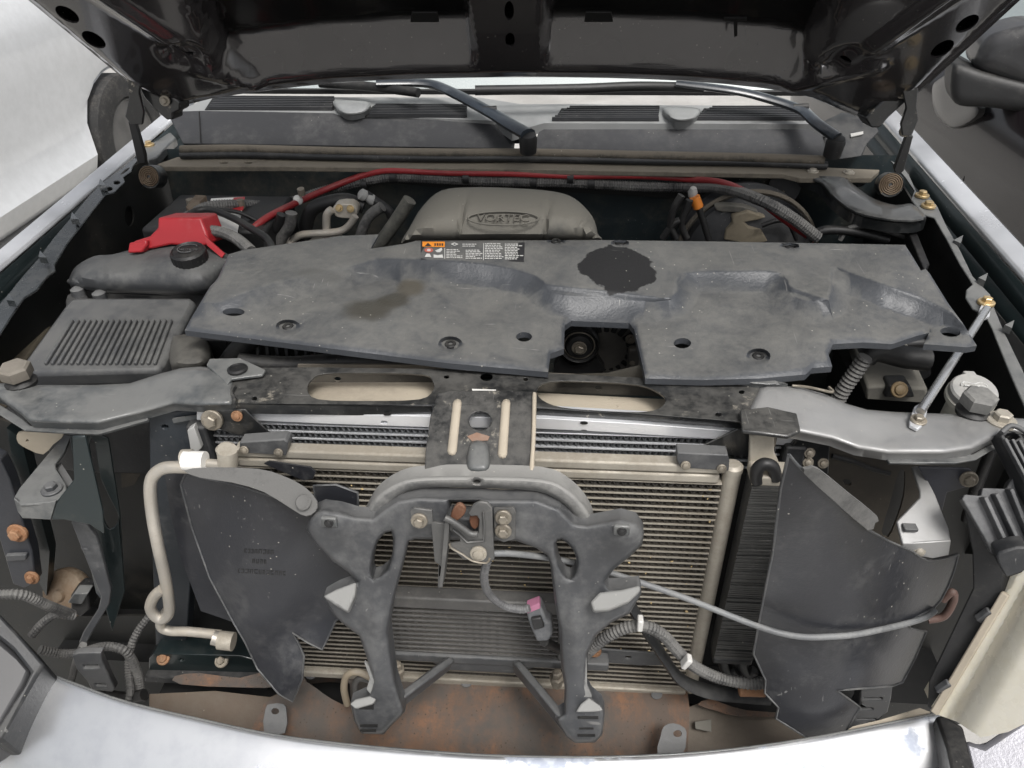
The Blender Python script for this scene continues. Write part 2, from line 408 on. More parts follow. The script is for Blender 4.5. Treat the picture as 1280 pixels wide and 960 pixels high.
def hood_mat():
    m = dirty('dark_grey_underhood_paint', (.030, .028, .029), .16, .15, .25, (.06, .057, .055), 9, .1, .04, coat=.8, speck=.2)
    t = m.node_tree; b = t.nodes['Principled BSDF']; a = t.nodes.new('ShaderNodeAttribute'); a.attribute_name = 'recess'     # matt black recess floors: black paint plus recess shade put into the colour
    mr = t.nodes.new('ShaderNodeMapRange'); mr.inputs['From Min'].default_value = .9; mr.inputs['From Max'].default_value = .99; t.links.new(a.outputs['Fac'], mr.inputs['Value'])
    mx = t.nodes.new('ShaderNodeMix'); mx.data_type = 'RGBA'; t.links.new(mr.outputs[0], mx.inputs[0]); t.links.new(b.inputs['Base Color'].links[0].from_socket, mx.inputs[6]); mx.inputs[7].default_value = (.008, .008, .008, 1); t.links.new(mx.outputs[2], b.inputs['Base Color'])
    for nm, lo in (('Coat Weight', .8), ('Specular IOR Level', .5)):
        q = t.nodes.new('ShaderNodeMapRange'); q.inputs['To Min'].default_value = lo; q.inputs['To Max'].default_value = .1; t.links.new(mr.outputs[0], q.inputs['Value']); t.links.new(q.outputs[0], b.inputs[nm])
    return m
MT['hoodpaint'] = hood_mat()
MT['hood_black'] = dirty('black_underhood_recess', (.008, .008, .008), .55, 0, .2, (.03, .028, .025), 9, .2, .08, speck=.2, spec=.3)
# ================================================================ SETTING
def concrete():
    s = NT('pale_concrete'); n = s.noise(1.5, 8, .65); m = s.noise(30, 6, .7)
    c = s.mix(s.ramp(n, .3, .7), (.34, .33, .31), (.46, .45, .43)); c = s.mix(s.ramp(m, .55, .75, 0, .5), c, (.24, .23, .21)); s.l(c, s.b.inputs['Base Color']); s.b.inputs['Roughness'].default_value = .9
    bp = s.n('ShaderNodeBump'); bp.inputs['Strength'].default_value = .3; bp.inputs['Distance'].default_value = .01; s.l(m, bp.inputs['Height']); s.l(bp.outputs[0], s.b.inputs['Normal']); return s.m
g = meshobj('ground', [(-400, -400, 0), (400, -400, 0), (400, 400, 0), (-400, 400, 0)], [(0, 1, 2, 3)], concrete()); tag(g, kind='structure')

# ---------------------------------------------------------------- white car parked on the left
carwhite = plain('white_car_paint', (.56, .57, .58), .22, 0, .8)
tyrem = dirty('car_tyre_rubber', (.02, .02, .02), .75, 0, .5, (.12, .11, .10), 12, .2, .1, speck=0)
glassm = plain('dark_car_glass', (.05, .06, .06), .05, 0, 0, .9)
def mirror_glass(name, tint, f):
    s = NT(name); gl = s.n('ShaderNodeBsdfGlossy'); gl.inputs['Roughness'].default_value = .06; gl.inputs['Color'].default_value = (*tint, 1)
    s.b.inputs['Base Color'].default_value = (.52, .57, .54, 1); s.b.inputs['Roughness'].default_value = .15
    mx = s.n('ShaderNodeMixShader'); mx.inputs[0].default_value = f; s.l(s.b.outputs[0], mx.inputs[1]); s.l(gl.outputs[0], mx.inputs[2])
    s.l(mx.outputs[0], s.t.nodes['Material Output'].inputs['Surface']); return s.m
def flank(name, x0, sgn, prof, y0, y1, mat, parent, arches=(), ny=60):
    """car side: profile of (offset, z) points swept along y, with round wheel openings"""
    V, F = [], []; n = len(prof)
    for i in range(ny+1):
        y = y0+(y1-y0)*i/ny; e = min(y-y0, y1-y)
        for (dx, z) in prof:
            zz = z
            for (yc, zc, r) in arches:
                if abs(y-yc) < r:
                    za = zc+math.sqrt(r*r-(y-yc)**2)
                    if zz < za and zz < .9: zz = min(za, .92); dx = float(np.interp(zz, [q[1] for q in prof], [q[0] for q in prof]))
            V.append((x0+sgn*(dx+.25*max(0, .35-e)**2*4), y, zz))
    for i in range(ny):
        for k in range(n-1): F.append((i*n+k, i*n+k+1, (i+1)*n+k+1, (i+1)*n+k))
    o = meshobj(name, V, F, mat, parent, 35); m = o.modifiers.new('solid', 'SOLIDIFY'); m.thickness = .02; m.offset = 0; return o
def wheel(x, y, z, r, sgn, parent):
    w = lathe('wheel', [(r*.55, -.1), (r*.62, -.1), (r*.66, -.085)], (x, y, z), (sgn, 0, 0), MT['rubber'], parent)
    lathe('tyre', [(r*.64, -.10), (r*.9, -.11), (r*.985, -.09), (r, -.05), (r, .05), (r*.985, .09), (r*.9, .105), (r*.66, .10), (r*.64, .08)], (x, y, z), (sgn, 0, 0), tyrem, w, 72, 30, lambda k, j: 1-.012*(k % 2) if j in (3, 4) else 1)
    lathe('rim', [(r*.64, .085), (r*.62, .095), (r*.56, .06), (r*.30, .05), (r*.16, .075), (.02, .08)], (x, y, z), (sgn, 0, 0), MT['tube_dark'], w, 40)
    return w
wc = thing('parked_car', 'white car parked beside the truck, only its flank and one tyre in view', 'car')
cp = [(.10, .26), (.035, .30), (.0, .34), (-.03, .42), (.02, .50), (.035, .62), (.02, .84), (.03, 1.05), (.075, 1.16), (.15, 1.21)]
flank('body_side', -2.42, -1, cp, -1.2, 4.25, carwhite, wc, ((3.42, .36, .40),))
wheel(-2.50, 3.42, .36, .36, 1, wc)
meshobj('window', [(-2.58, -.9, 1.21), (-2.58, 2.9, 1.21), (-2.86, 2.5, 1.66), (-2.86, -.2, 1.66)], [(0, 1, 2, 3)], glassm, wc)
box('roof', (-3.3, 1.1, 1.68), (.95, 2.8, .05), carwhite, wc, None, .02)
box('sill', (-2.47, 1.3, .255), (.09, 3.3, .08), dirty('grey_sill_plastic', (.1, .1, .1), .6, 0, .5, (.25, .24, .22), 8), wc, None, .02)
box('far_side', (-4.05, 1.5, .65), (.05, 5.2, .78), carwhite, wc, None, .02)
box('underbody', (-3.25, 1.4, .42), (1.4, 3.2, .2), MT['black'], wc, None, .02)
for yy in (-.15, 1.02):
    tube('door_seam', [(-2.433, yy, .40), (-2.443, yy+.01, .55), (-2.447, yy+.02, .75), (-2.452, yy+.03, .92)], .0045, MT['black'], wc, 6)
beam('door_handle', (-2.44, .72, .88), (-2.44, .92, .88), .035, .028, carwhite, wc, bevel=.01)

# ---------------------------------------------------------------- dark car on the right with its mirror
cargrey = dirty('brown_grey_car_paint', (.014, .011, .0125), .22, .0, .06, (.12, .11, .10), 8, .1, .02, coat=.35, speck=.1, spec=.35)
gc = thing('parked_car', 'dark brown-grey car beside the truck showing its door and mirror', 'car')
gp = [(.10, .24), (.02, .3), (.0, .42), (-.015, .56), (.01, .64), (.0, .8), (.015, .92), (.05, .99), (.09, 1.02)]
flank('door', 1.50, 1, gp, .2, 4.6, cargrey, gc, ())
gw = meshobj('window', [(1.60, .7, 1.02), (1.60, 4.4, 1.02), (1.90, 4.0, 1.46), (1.90, 1.6, 1.46)], [(0, 3, 2, 1)], mirror_glass('window_reflecting_sky', (.8, .86, .83), .6), gc)
beam('window_trim', (1.592, .7, 1.018), (1.592, 4.4, 1.018), .02, .03, MT['rubber'], gc)
box('roof', (2.35, 2.8, 1.48), (.92, 2.6, .05), cargrey, gc, None, .02)
box('far_side', (3.2, 2.4, .62), (.05, 4.3, .76), cargrey, gc, None, .02)
tube('door_seam', [(1.496, 1.86, .32), (1.488, 1.87, .56), (1.5, 1.88, .78), (1.512, 1.9, .93)], .005, MT['black'], gc, 6)
mirp = X(1250, 70, 1.47)
mk = thing_mirror = psheet('mirror_housing', sm([(1219, 84), (1222, 62), (1236, 44), (1258, 36), (1290, 30), (1330, 38), (1345, 70), (1335, 108), (1290, 112), (1250, 98)], 3), plane(mirp, (-.35, -1, .1)), dirty('mirror_shell', (.035, .035, .037), .4, 0, .3, (.13, .125, .12), 12, .4, .05, coat=.3, speck=.2), gc, ext=(.03, .14, 0), step=5, pillow=(.035, 26))
psheet('mirror_arm', sm([(1190, 84), (1200, 80), (1230, 90), (1285, 104), (1340, 116), (1335, 150), (1285, 141), (1235, 134), (1200, 132), (1188, 118)], 3), plane(mirp+Vector((-.01, -.02, 0)), (-.35, -1, .15)), MT['rubber'], gc, ext=(.02, .10, 0), step=6, pillow=(.02, 14))
psheet('mirror_sail', sm([(1165, 112), (1172, 100), (1195, 92), (1222, 128), (1220, 146), (1196, 160), (1180, 155), (1168, 138)], 3), lambda px, py: X(px, py, 1.493), dirty('sail_paint', (.05, .048, .047), .3, 0, .3, (.13, .12, .12), 10, coat=.5), gc, ext=(.02, 0, 0), step=6, pillow=(.012, 12))

# ================================================================ TRUCK BODY
# ---------------------------------------------------------------- fenders: profile swept rearward
def sweep(name, prof, ya, yb, mat, parent, ny=24, thick=.0025, bow=0.0):
    """prof(y) -> list of points (x, z); swept along y"""
    V, F = [], []
    for i in range(ny+1):
        y = ya+(yb-ya)*i/ny; P = prof(y); n = len(P); V += [(x, y, z) for x, z in P]
    for i in range(ny):
        for k in range(n-1): F.append((i*n+k, i*n+k+1, (i+1)*n+k+1, (i+1)*n+k))
    o = meshobj(name, V, F, mat, parent, 30); m = o.modifiers.new('solid', 'SOLIDIFY'); m.thickness = thick; m.offset = 0; return o
fl = thing('fender', 'grey front fender on the left, beside the white car, with notched inner rail', 'fender', 'front fenders')
def crestL(y): return -.955+.055*(y-.4), 1.12+.10*(y-.4)
def profL(y):
    x, z = crestL(y)
    return [(x-.045, z-.38), (x-.05, z-.20), (x-.042, z-.06), (x-.026, z-.018), (x, z), (x+.025, z-.004), (x+.033, z-.010)]
sweep('outer_skin', profL, -.35, 1.25, MT['paint'], fl)
def guttL(y):
    x, z = crestL(y); return [(x+.0345, z-.013), (x+.038, z-.05), (x+.060, z-.062)]
sweep('gutter', guttL, -.1, 1.2, MT['dark'], fl)
def railpoly(seq): return seq
railL = [(-40, 420), (-8, 388), (12, 365), (28, 345), (50, 320), (66, 298), (90, 270), (110, 246), (128, 228), (150, 212), (168, 196), (172, 200), (166, 207), (164, 214), (154, 221), (156, 227), (143, 240), (132, 243), (118, 260), (100, 284), (84, 304), (68, 330), (69, 338), (58, 346), (46, 362), (30, 372), (14, 395), (-5, 425), (-40, 470)]
rzL = lambda px, py: Z(px, py, 1.075+.075*sstep(420, 190, py))
psheet('inner_rail', railL, rzL, MT['rail'], fl, thick=.004, holes=[ell(136, 236, 4.5, 2.5), ell(146, 228, 4, 2.4)], bevel=.0015)
for (px, py) in ((92, 271), (127, 229), (52, 319), (12, 373)):
    psheet('rail_tab', [(px-4, py+2), (px-2, py-6), (px+6, py+3)], zs(1.10+.06*sstep(420, 190, py)), MT['rail'], fl, ext=(0, 0, -.012))
apL = [(-60, 430), (0, 400), (60, 345), (110, 270), (160, 210), (205, 190), (215, 330), (90, 470), (-60, 600)]
psheet('apron', [(-120, 470), (-40, 455), (14, 388), (68, 335), (100, 280), (132, 240), (158, 212), (200, 190), (232, 210), (240, 330), (90, 375), (75, 400), (60, 420), (-60, 560)], lambda px, py: X(px, py, -.875), MT['well'], fl, ext=(-.004, 0, 0), holes=[ell(162, 270, 6, 13)], step=0)
psheet('hole_backing', [(140, 240), (190, 240), (190, 300), (140, 300)], lambda px, py: X(px, py, -.89), MT['black'], fl, ext=(-.004, 0, 0))  # black plate added behind the apron hole so it stays dark
psheet('liner_ledge', [(-30, 500), (-30, 438), (40, 392), (58, 386), (74, 388), (66, 402), (18, 468), (10, 490)], zs(.99), dirty('brown_dust_liner', (.055, .045, .032), .8, 0, .7, (.10, .085, .06), 10, .4, .2), fl, ext=(0, 0, -.03), bevel=.004)
psheet('flange_bracket', [(180, 185), (198, 160), (213, 165), (220, 172), (205, 186), (196, 196), (184, 200)], zs(1.155), MT['wing'], fl, ext=(0, 0, -.02), bevel=.003)
for px, py in ((186, 181), (196, 167)): bolt(Z(px, py, 1.157), (0, 0, 1), .013, MT['gold'], fl)

fr = thing('fender', 'grey front fender on the right, beside the brown-grey car, with gold bolts on its rail', 'fender', 'front fenders')
def crestR(y): return .925-.06*(y-.4), 1.11+.11*(y-.4)
def profR(y):
    x, z = crestR(y)
    return [(x+.045, z-.38), (x+.05, z-.20), (x+.042, z-.06), (x+.022, z-.016), (x, z), (x-.03, z-.006), (x-.038, z-.013)]
sweep('outer_skin', profR, -.35, 1.25, MT['paint'], fr)
def guttR(y):
    x, z = crestR(y); return [(x-.0395, z-.016), (x-.043, z-.055), (x-.066, z-.068)]
sweep('gutter', guttR, -.1, 1.2, MT['dark'], fr)
railR = [(1113, 200), (1128, 208), (1136, 218), (1146, 240), (1158, 240), (1172, 258), (1182, 280), (1200, 312), (1216, 345), (1238, 368), (1243, 385), (1258, 420), (1275, 455), (1330, 570), (1322, 590), (1295, 540), (1262, 465), (1240, 410), (1232, 394), (1216, 386), (1207, 372), (1208, 362), (1216, 355), (1200, 330), (1184, 300), (1168, 272), (1155, 268), (1146, 258), (1139, 250), (1143, 238), (1132, 222)]
rzR = lambda px, py: Z(px, py, 1.07+.075*sstep(480, 200, py))
psheet('inner_rail', railR, rzR, MT['wing'], fr, thick=.004, bevel=.0015)
for px, py in ((1232, 380), (1152, 246), (1160, 259)): bolt(rzR(px, py)+Vector((0, 0, .003)), (0, 0, 1), .0135, MT['gold'], fr)
for (px, py) in ((1198, 302), (1229, 349), (1262, 408)):
    psheet('rail_tab', [(px-6, py-2), (px+6, py-8), (px+3, py+2)], zs(1.085+.06*sstep(480, 200, py)), MT['wing'], fr, ext=(0, 0, -.012))
psheet('apron', [(1118, 215), (1139, 250), (1155, 268), (1168, 272), (1184, 300), (1216, 355), (1210, 372), (1232, 394), (1262, 465), (1330, 600), (1310, 700), (1180, 690), (1020, 640), (1010, 420), (1050, 300), (1090, 230)], lambda px, py: X(px, py, .80), MT['well'], fr, ext=(.004, 0, 0))

# ---------------------------------------------------------------- bay behind and below: firewall, floor
fw = thing('firewall', 'black dusty firewall panel behind the engine, under the cowl lip', 'panel')
meshobj('panel', [(-.9, .87, .38), (.86, .87, .38), (.84, .87, 1.15), (-.86, .87, 1.15)], [(0, 1, 2, 3)], dirty('firewall_paint', (.016, .024, .027), .45, 0, .55, (.12, .105, .08), 5, .2, .15), fw)
tube('grommet', [Y(980, 235, .86), Y(980, 235, .84)], .035, MT['rubber'], fw, 20, smooth=0)
tube('stud', [Y(978, 236, .86), Y(978, 250, .80)], .006, MT['zinc'], fw, 8, smooth=0)
psheet('shelf', [(430, 232), (470, 226), (560, 236), (700, 240), (850, 248), (1000, 262), (1000, 250), (850, 238), (560, 224), (470, 214)], ys(.845), MT['well'], fw, ext=(0, .02, 0))
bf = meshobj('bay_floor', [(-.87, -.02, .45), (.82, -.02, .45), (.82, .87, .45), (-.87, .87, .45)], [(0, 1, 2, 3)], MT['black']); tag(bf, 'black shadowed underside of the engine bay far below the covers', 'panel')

# ---------------------------------------------------------------- cowl, seal, lip
cw = thing('windshield_cowl', 'black plastic cowl with slatted vents below the windshield', 'cowl')
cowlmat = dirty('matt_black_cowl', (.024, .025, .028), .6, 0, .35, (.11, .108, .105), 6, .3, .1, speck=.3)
cowlgrey = dirty('pale_cowl_grey', (.20, .205, .205), .4, 0, .5, (.30, .305, .30), 8, .4, .05, coat=.3, speck=.1)  # paler grey for the cowl top and its two bulges
cface = plane3((0, .86, 1.17), (1, .86, 1.17), (0, .93, 1.213))
ctop = plane3((0, .925, 1.211), (1, .925, 1.211), (0, 1.07, 1.232))
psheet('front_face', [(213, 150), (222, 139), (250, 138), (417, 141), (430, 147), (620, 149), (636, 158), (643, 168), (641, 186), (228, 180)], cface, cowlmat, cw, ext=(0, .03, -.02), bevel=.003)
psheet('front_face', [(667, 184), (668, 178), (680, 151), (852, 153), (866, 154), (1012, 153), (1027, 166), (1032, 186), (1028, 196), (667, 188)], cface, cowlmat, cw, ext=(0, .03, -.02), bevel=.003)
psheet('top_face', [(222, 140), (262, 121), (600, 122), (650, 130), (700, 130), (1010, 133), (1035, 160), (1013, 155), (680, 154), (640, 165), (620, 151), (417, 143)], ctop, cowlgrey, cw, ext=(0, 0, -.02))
beam('seam', Y(249, 139, .918), Y(251, 178, .855), .003, .003, MT['black'], cw)
for (a, b, y0, y1) in ((262, 416, 124, 137), (462, 582, 134, 146), (698, 822, 137, 151), (876, 1004, 137, 150)):
    for k in range(7):
        t = k/6; yy = y0+(y1-y0)*t; sh = (1-t)*10
        p, q = ctop(a-8*t+(8 if a < 600 else 14*(1-t)), yy), ctop(b+sh*.2, yy+(1 if a < 600 else 0))
        beam('slat', p+Vector((0, 0, .004)), q+Vector((0, 0, .004)), .006, .009, cowlmat, cw, bevel=0)
    psheet('vent_recess', [(a+4, y0-1), (b, y0), (b+2, y1+1), (a-6, y1+1)], lambda px, py: ctop(px, py)+Vector((0, 0, .0015)), MT['black'], cw, thick=.001)
for (cx, cy) in ((440, 138), (850, 146)):
    psheet('cowl_bulge', sm([(cx-22, cy-8), (cx+4, cy-9), (cx+24, cy-6), (cx+19, cy+6), (cx, cy+10), (cx-14, cy+6)], 3), lambda px, py: ctop(px, py)+Vector((0, -.006, .008)), cowlgrey, cw, ext=(0, .01, -.02), step=4, pillow=(.014, 7))
psheet('drain_channel', [(641, 186), (644, 168), (652, 160), (664, 165), (668, 186)], lambda px, py: cface(px, py)+Vector((0, .035, 0)), cowlmat, cw, ext=(0, .03, 0), bevel=.002)
psheet('end_cap', [(1028, 190), (1034, 160), (1060, 148), (1090, 150), (1100, 165), (1085, 180), (1078, 196), (1050, 200)], cface, MT['plastic'], cw, ext=(0, .05, 0), bevel=.004)
psheet('end_clip', [(1062, 168), (1078, 165), (1078, 168.5), (1063, 172)], lambda px, py: cface(px, py)+Vector((0, -.004, .003)), MT['offwhite'], cw, thick=.003)
wsl = thing('weather_seal', 'dusty tan rubber hood seal running along the cowl front', 'seal')
tube('bulb', [Z(x, y, 1.163) for x, y in ((226, 187), (300, 186), (420, 189), (560, 191), (660, 191), (800, 194), (940, 197), (1030, 200))], .0115, MT['seal'], wsl, 10, flat=.8)
tube('base', [Z(x, y, 1.152) for x, y in ((226, 194), (300, 193), (420, 196), (560, 198), (660, 198), (800, 201), (940, 203), (1034, 207))], .009, MT['plastic'], wsl, 8)
cl = thing('cowl_lip', 'tan dusty steel flange below the hood seal', 'flange')
lipm = dirty('tan_dust_flange', (.10, .088, .07), .7, 0, .8, (.21, .185, .145), 9, .4, .15)
psheet('flange', [(196, 205), (222, 196), (420, 200), (640, 203), (900, 206), (1030, 209), (1100, 212), (1090, 222), (1000, 222), (980, 217), (640, 211), (360, 208), (205, 208)], zs(1.142), lipm, cl, ext=(0, 0, -.012), holes=[ell(x, 203, 5, 1.6) for x in (280, 310)], bevel=.002)
for x, y in ((1016, 214), (1061, 216)): bolt(Z(x, y, 1.143), (0, 0, 1), .012, MT['alu_dusty'], cl, 'stud', 'rivet')

# ---------------------------------------------------------------- windshield, wipers
ws = thing('windshield', 'pale greenish windshield reflecting the sky behind the cowl', 'windshield')
wp = [(-.86, 1.09, 1.225), (.84, 1.09, 1.225), (.74, 1.8, 1.80), (-.76, 1.8, 1.80)]
meshobj('glass', wp, [(0, 1, 2, 3)], mirror_glass('windshield_glass', (.88, .93, .91), .7), ws)
for i in (0, 1): beam('pillar', Vector(wp[i])+Vector((.03*(2*i-1), 0, 0)), Vector(wp[3-i])+Vector((.03*(2*i-1), 0, 0)), .07, .05, MT['paint'], ws, bevel=.015)
beam('roof_edge', Vector(wp[3])+Vector((-.05, .05, .01)), Vector(wp[2])+Vector((.05, .05, .01)), .12, .05, MT['paint'], ws, bevel=.015)
beam('lower_seal', (-.86, 1.085, 1.228), (.84, 1.085, 1.228), .012, .012, MT['rubber'], ws)
wiper = dirty('satin_blue_black_wiper', (.02, .026, .034), .3, 0, .25, (.10, .11, .12), 14, .4, .03, coat=.3, speck=.1)
def wiper_arm(label, arm, zz, blade, bz, r):
    w = thing('wiper', label, 'wiper', 'windshield wipers')
    P = [Z(x, y, z) for (x, y), z in zip(arm, zz)]
    a = tube('arm', P, r, wiper, w, 10, flat=.55, rfun=lambda t: .75+.35*t)
    lathe('pivot', [(.018, -.03), (.020, 0), (.017, .010), (.008, .013)], P[-1]+Vector((0, 0, -.010)), (0, -.2, 1), MT['rubber'], w)
    tube('spring_clip', [P[-3]+Vector((-.016, 0, .004)), P[-3]+Vector((.016, 0, .006))], .008, MT['rubber'], w, 8, smooth=0)
    bl = tube('blade', [Z(x, y, bz) for x, y in blade], .011, MT['rubber'], w, 8)
    tube('blade_edge', [Z(x, y, bz-.012) for x, y in blade], .004, MT['greyplastic'], bl, 6)
    return w
wiper_arm('black wiper whose arm pivots between the two cowl halves', [(470, 104), (530, 104), (560, 113), (612, 140), (640, 157), (660, 168)], [1.275, 1.27, 1.26, 1.237, 1.226, 1.218], [(400, 104), (460, 108), (523, 116)], 1.262, .021)
wiper_arm('black wiper whose arm pivots at the right end of the cowl', [(845, 104), (915, 113), (955, 122), (1000, 137), (1022, 155), (1046, 172)], [1.285, 1.275, 1.262, 1.245, 1.232, 1.215], [(594, 113), (720, 111), (800, 108), (880, 110)], 1.275, .018)

# ---------------------------------------------------------------- hood
HA = rad(48); HP0 = Vector((0, .70, 1.335)); HT = Vector((0, -math.cos(HA), math.sin(HA))); HN = Vector((0, -math.sin(HA), -math.cos(HA)))
hpl = plane(HP0, HN)
def hs_(px, py):
    p = hpl(px, py)-HP0; return (p.x, p.dot(HT))
hsurf = lambda u, s: HP0+Vector((u, 0, 0))+HT*s
hd = thing('hood', 'open dark grey hood seen from below, raised above the engine bay', 'hood')
low = [hs_(*p) for p in ((158, 100), (172, 108), (190, 118), (214, 133), (260, 123), (330, 113), (420, 103), (520, 98), (640, 96), (760, 97), (860, 101), (950, 109), (1020, 122), (1084, 150), (1112, 140), (1130, 125), (1150, 113))]
eL, eR = hs_(37, 0), hs_(1273, 0)
def ext_to(a, b, s): t = (s-a[1])/(b[1]-a[1]); return (a[0]+(b[0]-a[0])*t*.75, s)
hout = low+[eR, (eR[0]+.06, .55), (eR[0]+.04, .9), (.55, 1.12), (0, 1.18), (-.58, 1.12), (eL[0]-.04, .9), (eL[0]-.06, .55), eL]
def pxpoly(P): return [hs_(*p) for p in P]
recs = [pxpoly([(604, 92), (520, 92), (400, 96), (300, 108), (270, 80), (252, 40), (235, -4)])+[(-.56, .5), (-.50, .95), (-.08, 1.02)],
        pxpoly([(674, 92), (800, 92), (880, 96), (985, 106), (1015, 80), (1035, 40), (1052, -4)])+[(.53, .5), (.48, .95), (.08, 1.02)]]
lowA = np.array(sorted(low))
def sedge(u): return np.interp(u, lowA[:, 0], lowA[:, 1])
S1, S2 = hs_(640, 77)[1]-hs_(640, 96)[1], hs_(640, 46)[1]-hs_(640, 96)[1]
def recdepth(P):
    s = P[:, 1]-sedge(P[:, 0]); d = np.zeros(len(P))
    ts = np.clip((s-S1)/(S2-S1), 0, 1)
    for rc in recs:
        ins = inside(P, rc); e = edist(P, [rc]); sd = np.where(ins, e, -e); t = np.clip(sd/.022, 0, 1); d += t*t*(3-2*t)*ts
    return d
def hh(P):
    d = edist(P, [hout]); r = np.zeros(len(P))
    q = np.clip(d/.03, 0, 1); r += .016*q*q*(3-2*q)
    r -= .95*(S2-S1)*recdepth(P)
    for c in (hs_(232, 62), hs_(1056, 68)):
        q = np.hypot(P[:, 0]-c[0], P[:, 1]-c[1]); t = np.clip(1-(q-.025)/.03, 0, 1); r -= .014*t*t*(3-2*t)
    s = P[:, 1]-sedge(P[:, 0]); t = np.clip(1-np.abs(s-S1*.55)/.012, 0, 1); r -= .006*t*t*(3-2*t)*np.clip((.62-np.abs(P[:, 0]))/.05, 0, 1)   # pressed bead along the rear edge
    for sg in (-1, 1):                                            # diagonal stiffening beads towards the corners
        for (u0, s0, u1, s1) in ((.60, .10, .72, .34), (.52, .03, .64, .09)):
            a = np.array([sg*u0, s0]); b = np.array([sg*u1, s1]); ab = b-a; tt = np.clip(((P-a)@ab)/(ab@ab), 0, 1); q = np.hypot(*(P-(a+tt[:, None]*ab)).T); w = np.clip(1-q/.028, 0, 1); r += .011*w*w*(3-2*w)
    return r
def hole_h(cx, cy, rx, ry, a=0): return [hs_(*p) for p in ell(cx, cy, rx, ry, 16, a)]
hh_holes = [hole_h(86, 8, 17, 8, .55), hole_h(119, 40, 17, 8, .55), hole_h(1208, 19, 17, 8, -.6), hole_h(1177, 51, 17, 8, -.6), hole_h(637, 3, 6, 12), hole_h(638, 40, 6, 9), hole_h(236, 60, 7, 3), hole_h(1057, 69, 7, 3)]
P, F, polys = cdt(hout, hh_holes, .011)
Hh = hh(P); N = len(P)
fv = [hsurf(x, y)+HN*h for (x, y), h in zip(P, Hh)]
cnt = {(t[i], t[(i+1) % 3]) for t in F for i in range(3)}
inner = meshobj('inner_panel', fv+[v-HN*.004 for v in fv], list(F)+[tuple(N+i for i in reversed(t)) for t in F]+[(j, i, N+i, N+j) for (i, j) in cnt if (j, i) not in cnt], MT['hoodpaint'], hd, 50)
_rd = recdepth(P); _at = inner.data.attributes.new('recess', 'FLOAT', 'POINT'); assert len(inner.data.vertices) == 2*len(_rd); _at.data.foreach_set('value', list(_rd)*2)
P2, F2, _ = cdt(hout, [], .04); N = len(P2)
sv = [hsurf(x, y)-HN*(.035+.03*(1-(x/.85)**2)) for x, y in P2]
cn2 = {(t[i], t[(i+1) % 3]) for t in F2 for i in range(3)}; bnd = [hsurf(x, y)-HN*.003 for x, y in P2]
meshobj('outer_skin', sv+bnd, list(F2)+[(j, i, N+i, N+j) for (i, j) in cn2 if (j, i) not in cn2], MT['hoodpaint'], hd, 50)
rim = [hsurf(*p)-HN*.012 for p in hout]; tube('hem', rim+[rim[0]], .011, MT['hoodpaint'], hd, 8, smooth=2)
for px in (530, 748): psheet('panel_clip', [(px-16, 27), (px+16, 27), (px+18, 39), (px-18, 39)], lambda a, b: hpl(a, b)+HN*-.018, MT['hood_black'], hd, thick=.004, bevel=.001)
psheet('panel_clip', [(905, 31), (934, 31), (934, 34), (922, 35), (922, 52), (918, 54), (917, 35), (905, 34)], lambda a, b: hpl(a, b)+HN*-.012, MT['hood_black'], hd, thick=.004)

# ---------------------------------------------------------------- hood hinges
def hinge(label, body, arm, coil, cdep, bolts, mark, sgn):
    h = psheet('hinge', body[0], ys(body[1]), MT['frame'], hd, ext=(sgn*.01, .03, 0), bevel=.003); h['label'] = label
    psheet('link', arm[0], ys(arm[1]), MT['rubber'], h, ext=(0, .012, 0), bevel=.002)
    psheet('mount_plate', mark[0], ys(mark[1]), MT['wing'], h, ext=(0, .03, .002), bevel=.003)
    psheet('clevis', mark[2], ys(mark[1]-.012), MT['frame'], h, ext=(0, .008, 0), bevel=.002)
    c = Y(coil[0], coil[1], cdep); ax = Vector((sgn*.05-.1, -1, .35)).normalized(); rr = .025
    k = lathe('coil_housing', [(rr, -.026), (rr, .004), (rr*.96, .006), (rr*.9, .004)], c, ax, MT['frame'], h, 28)
    u = ax.orthogonal().normalized(); w = ax.cross(u)
    tube('spring_coil', [c+ax*.005+(u*math.cos(t)+w*math.sin(t))*(rr*(.12+.78*t/(2*math.pi*5))) for t in np.linspace(0, 2*math.pi*5, 120)], .0019, dirty('rusty_spring', (.10, .07, .045), .6, .2, .6, (.2, .15, .10), 30, speck=0), h, 6, smooth=0)
    for px, py, y in bolts: bolt(Y(px, py, y-.006), (0, -1, .2), .011, MT['zinc'], h)
    return h
hinge('black hood hinge with spiral spring beside the white car', ([(168, 98), (180, 92), (196, 100), (212, 118), (224, 128), (224, 138), (216, 142), (216, 150), (208, 150), (194, 138), (180, 122)], .70), ([(160, 152), (168, 150), (181, 194), (182, 204), (172, 204)], .71), (188, 221), .70, [(206, 126, .70), (171, 147, .70)], ([(155, 82), (178, 80), (182, 92), (180, 98), (157, 98)], .69, [(158, 96), (176, 96), (174, 116), (180, 140), (178, 156), (163, 156), (156, 146), (161, 122)]), 1)
hinge('black hood hinge with spiral spring beside the brown-grey car', ([(1082, 148), (1094, 136), (1118, 112), (1132, 104), (1142, 110), (1134, 126), (1112, 146), (1100, 160), (1090, 160)], .70), ([(1134, 168), (1142, 170), (1130, 214), (1122, 220), (1118, 212)], .71), (1113, 231), .70, [(1128, 116, .70), (1131, 164, .70)], ([(1118, 98), (1152, 100), (1151, 110), (1126, 110)], .69, [(1128, 110), (1148, 110), (1146, 132), (1148, 150), (1140, 170), (1128, 170), (1126, 155), (1133, 135)]), -1)
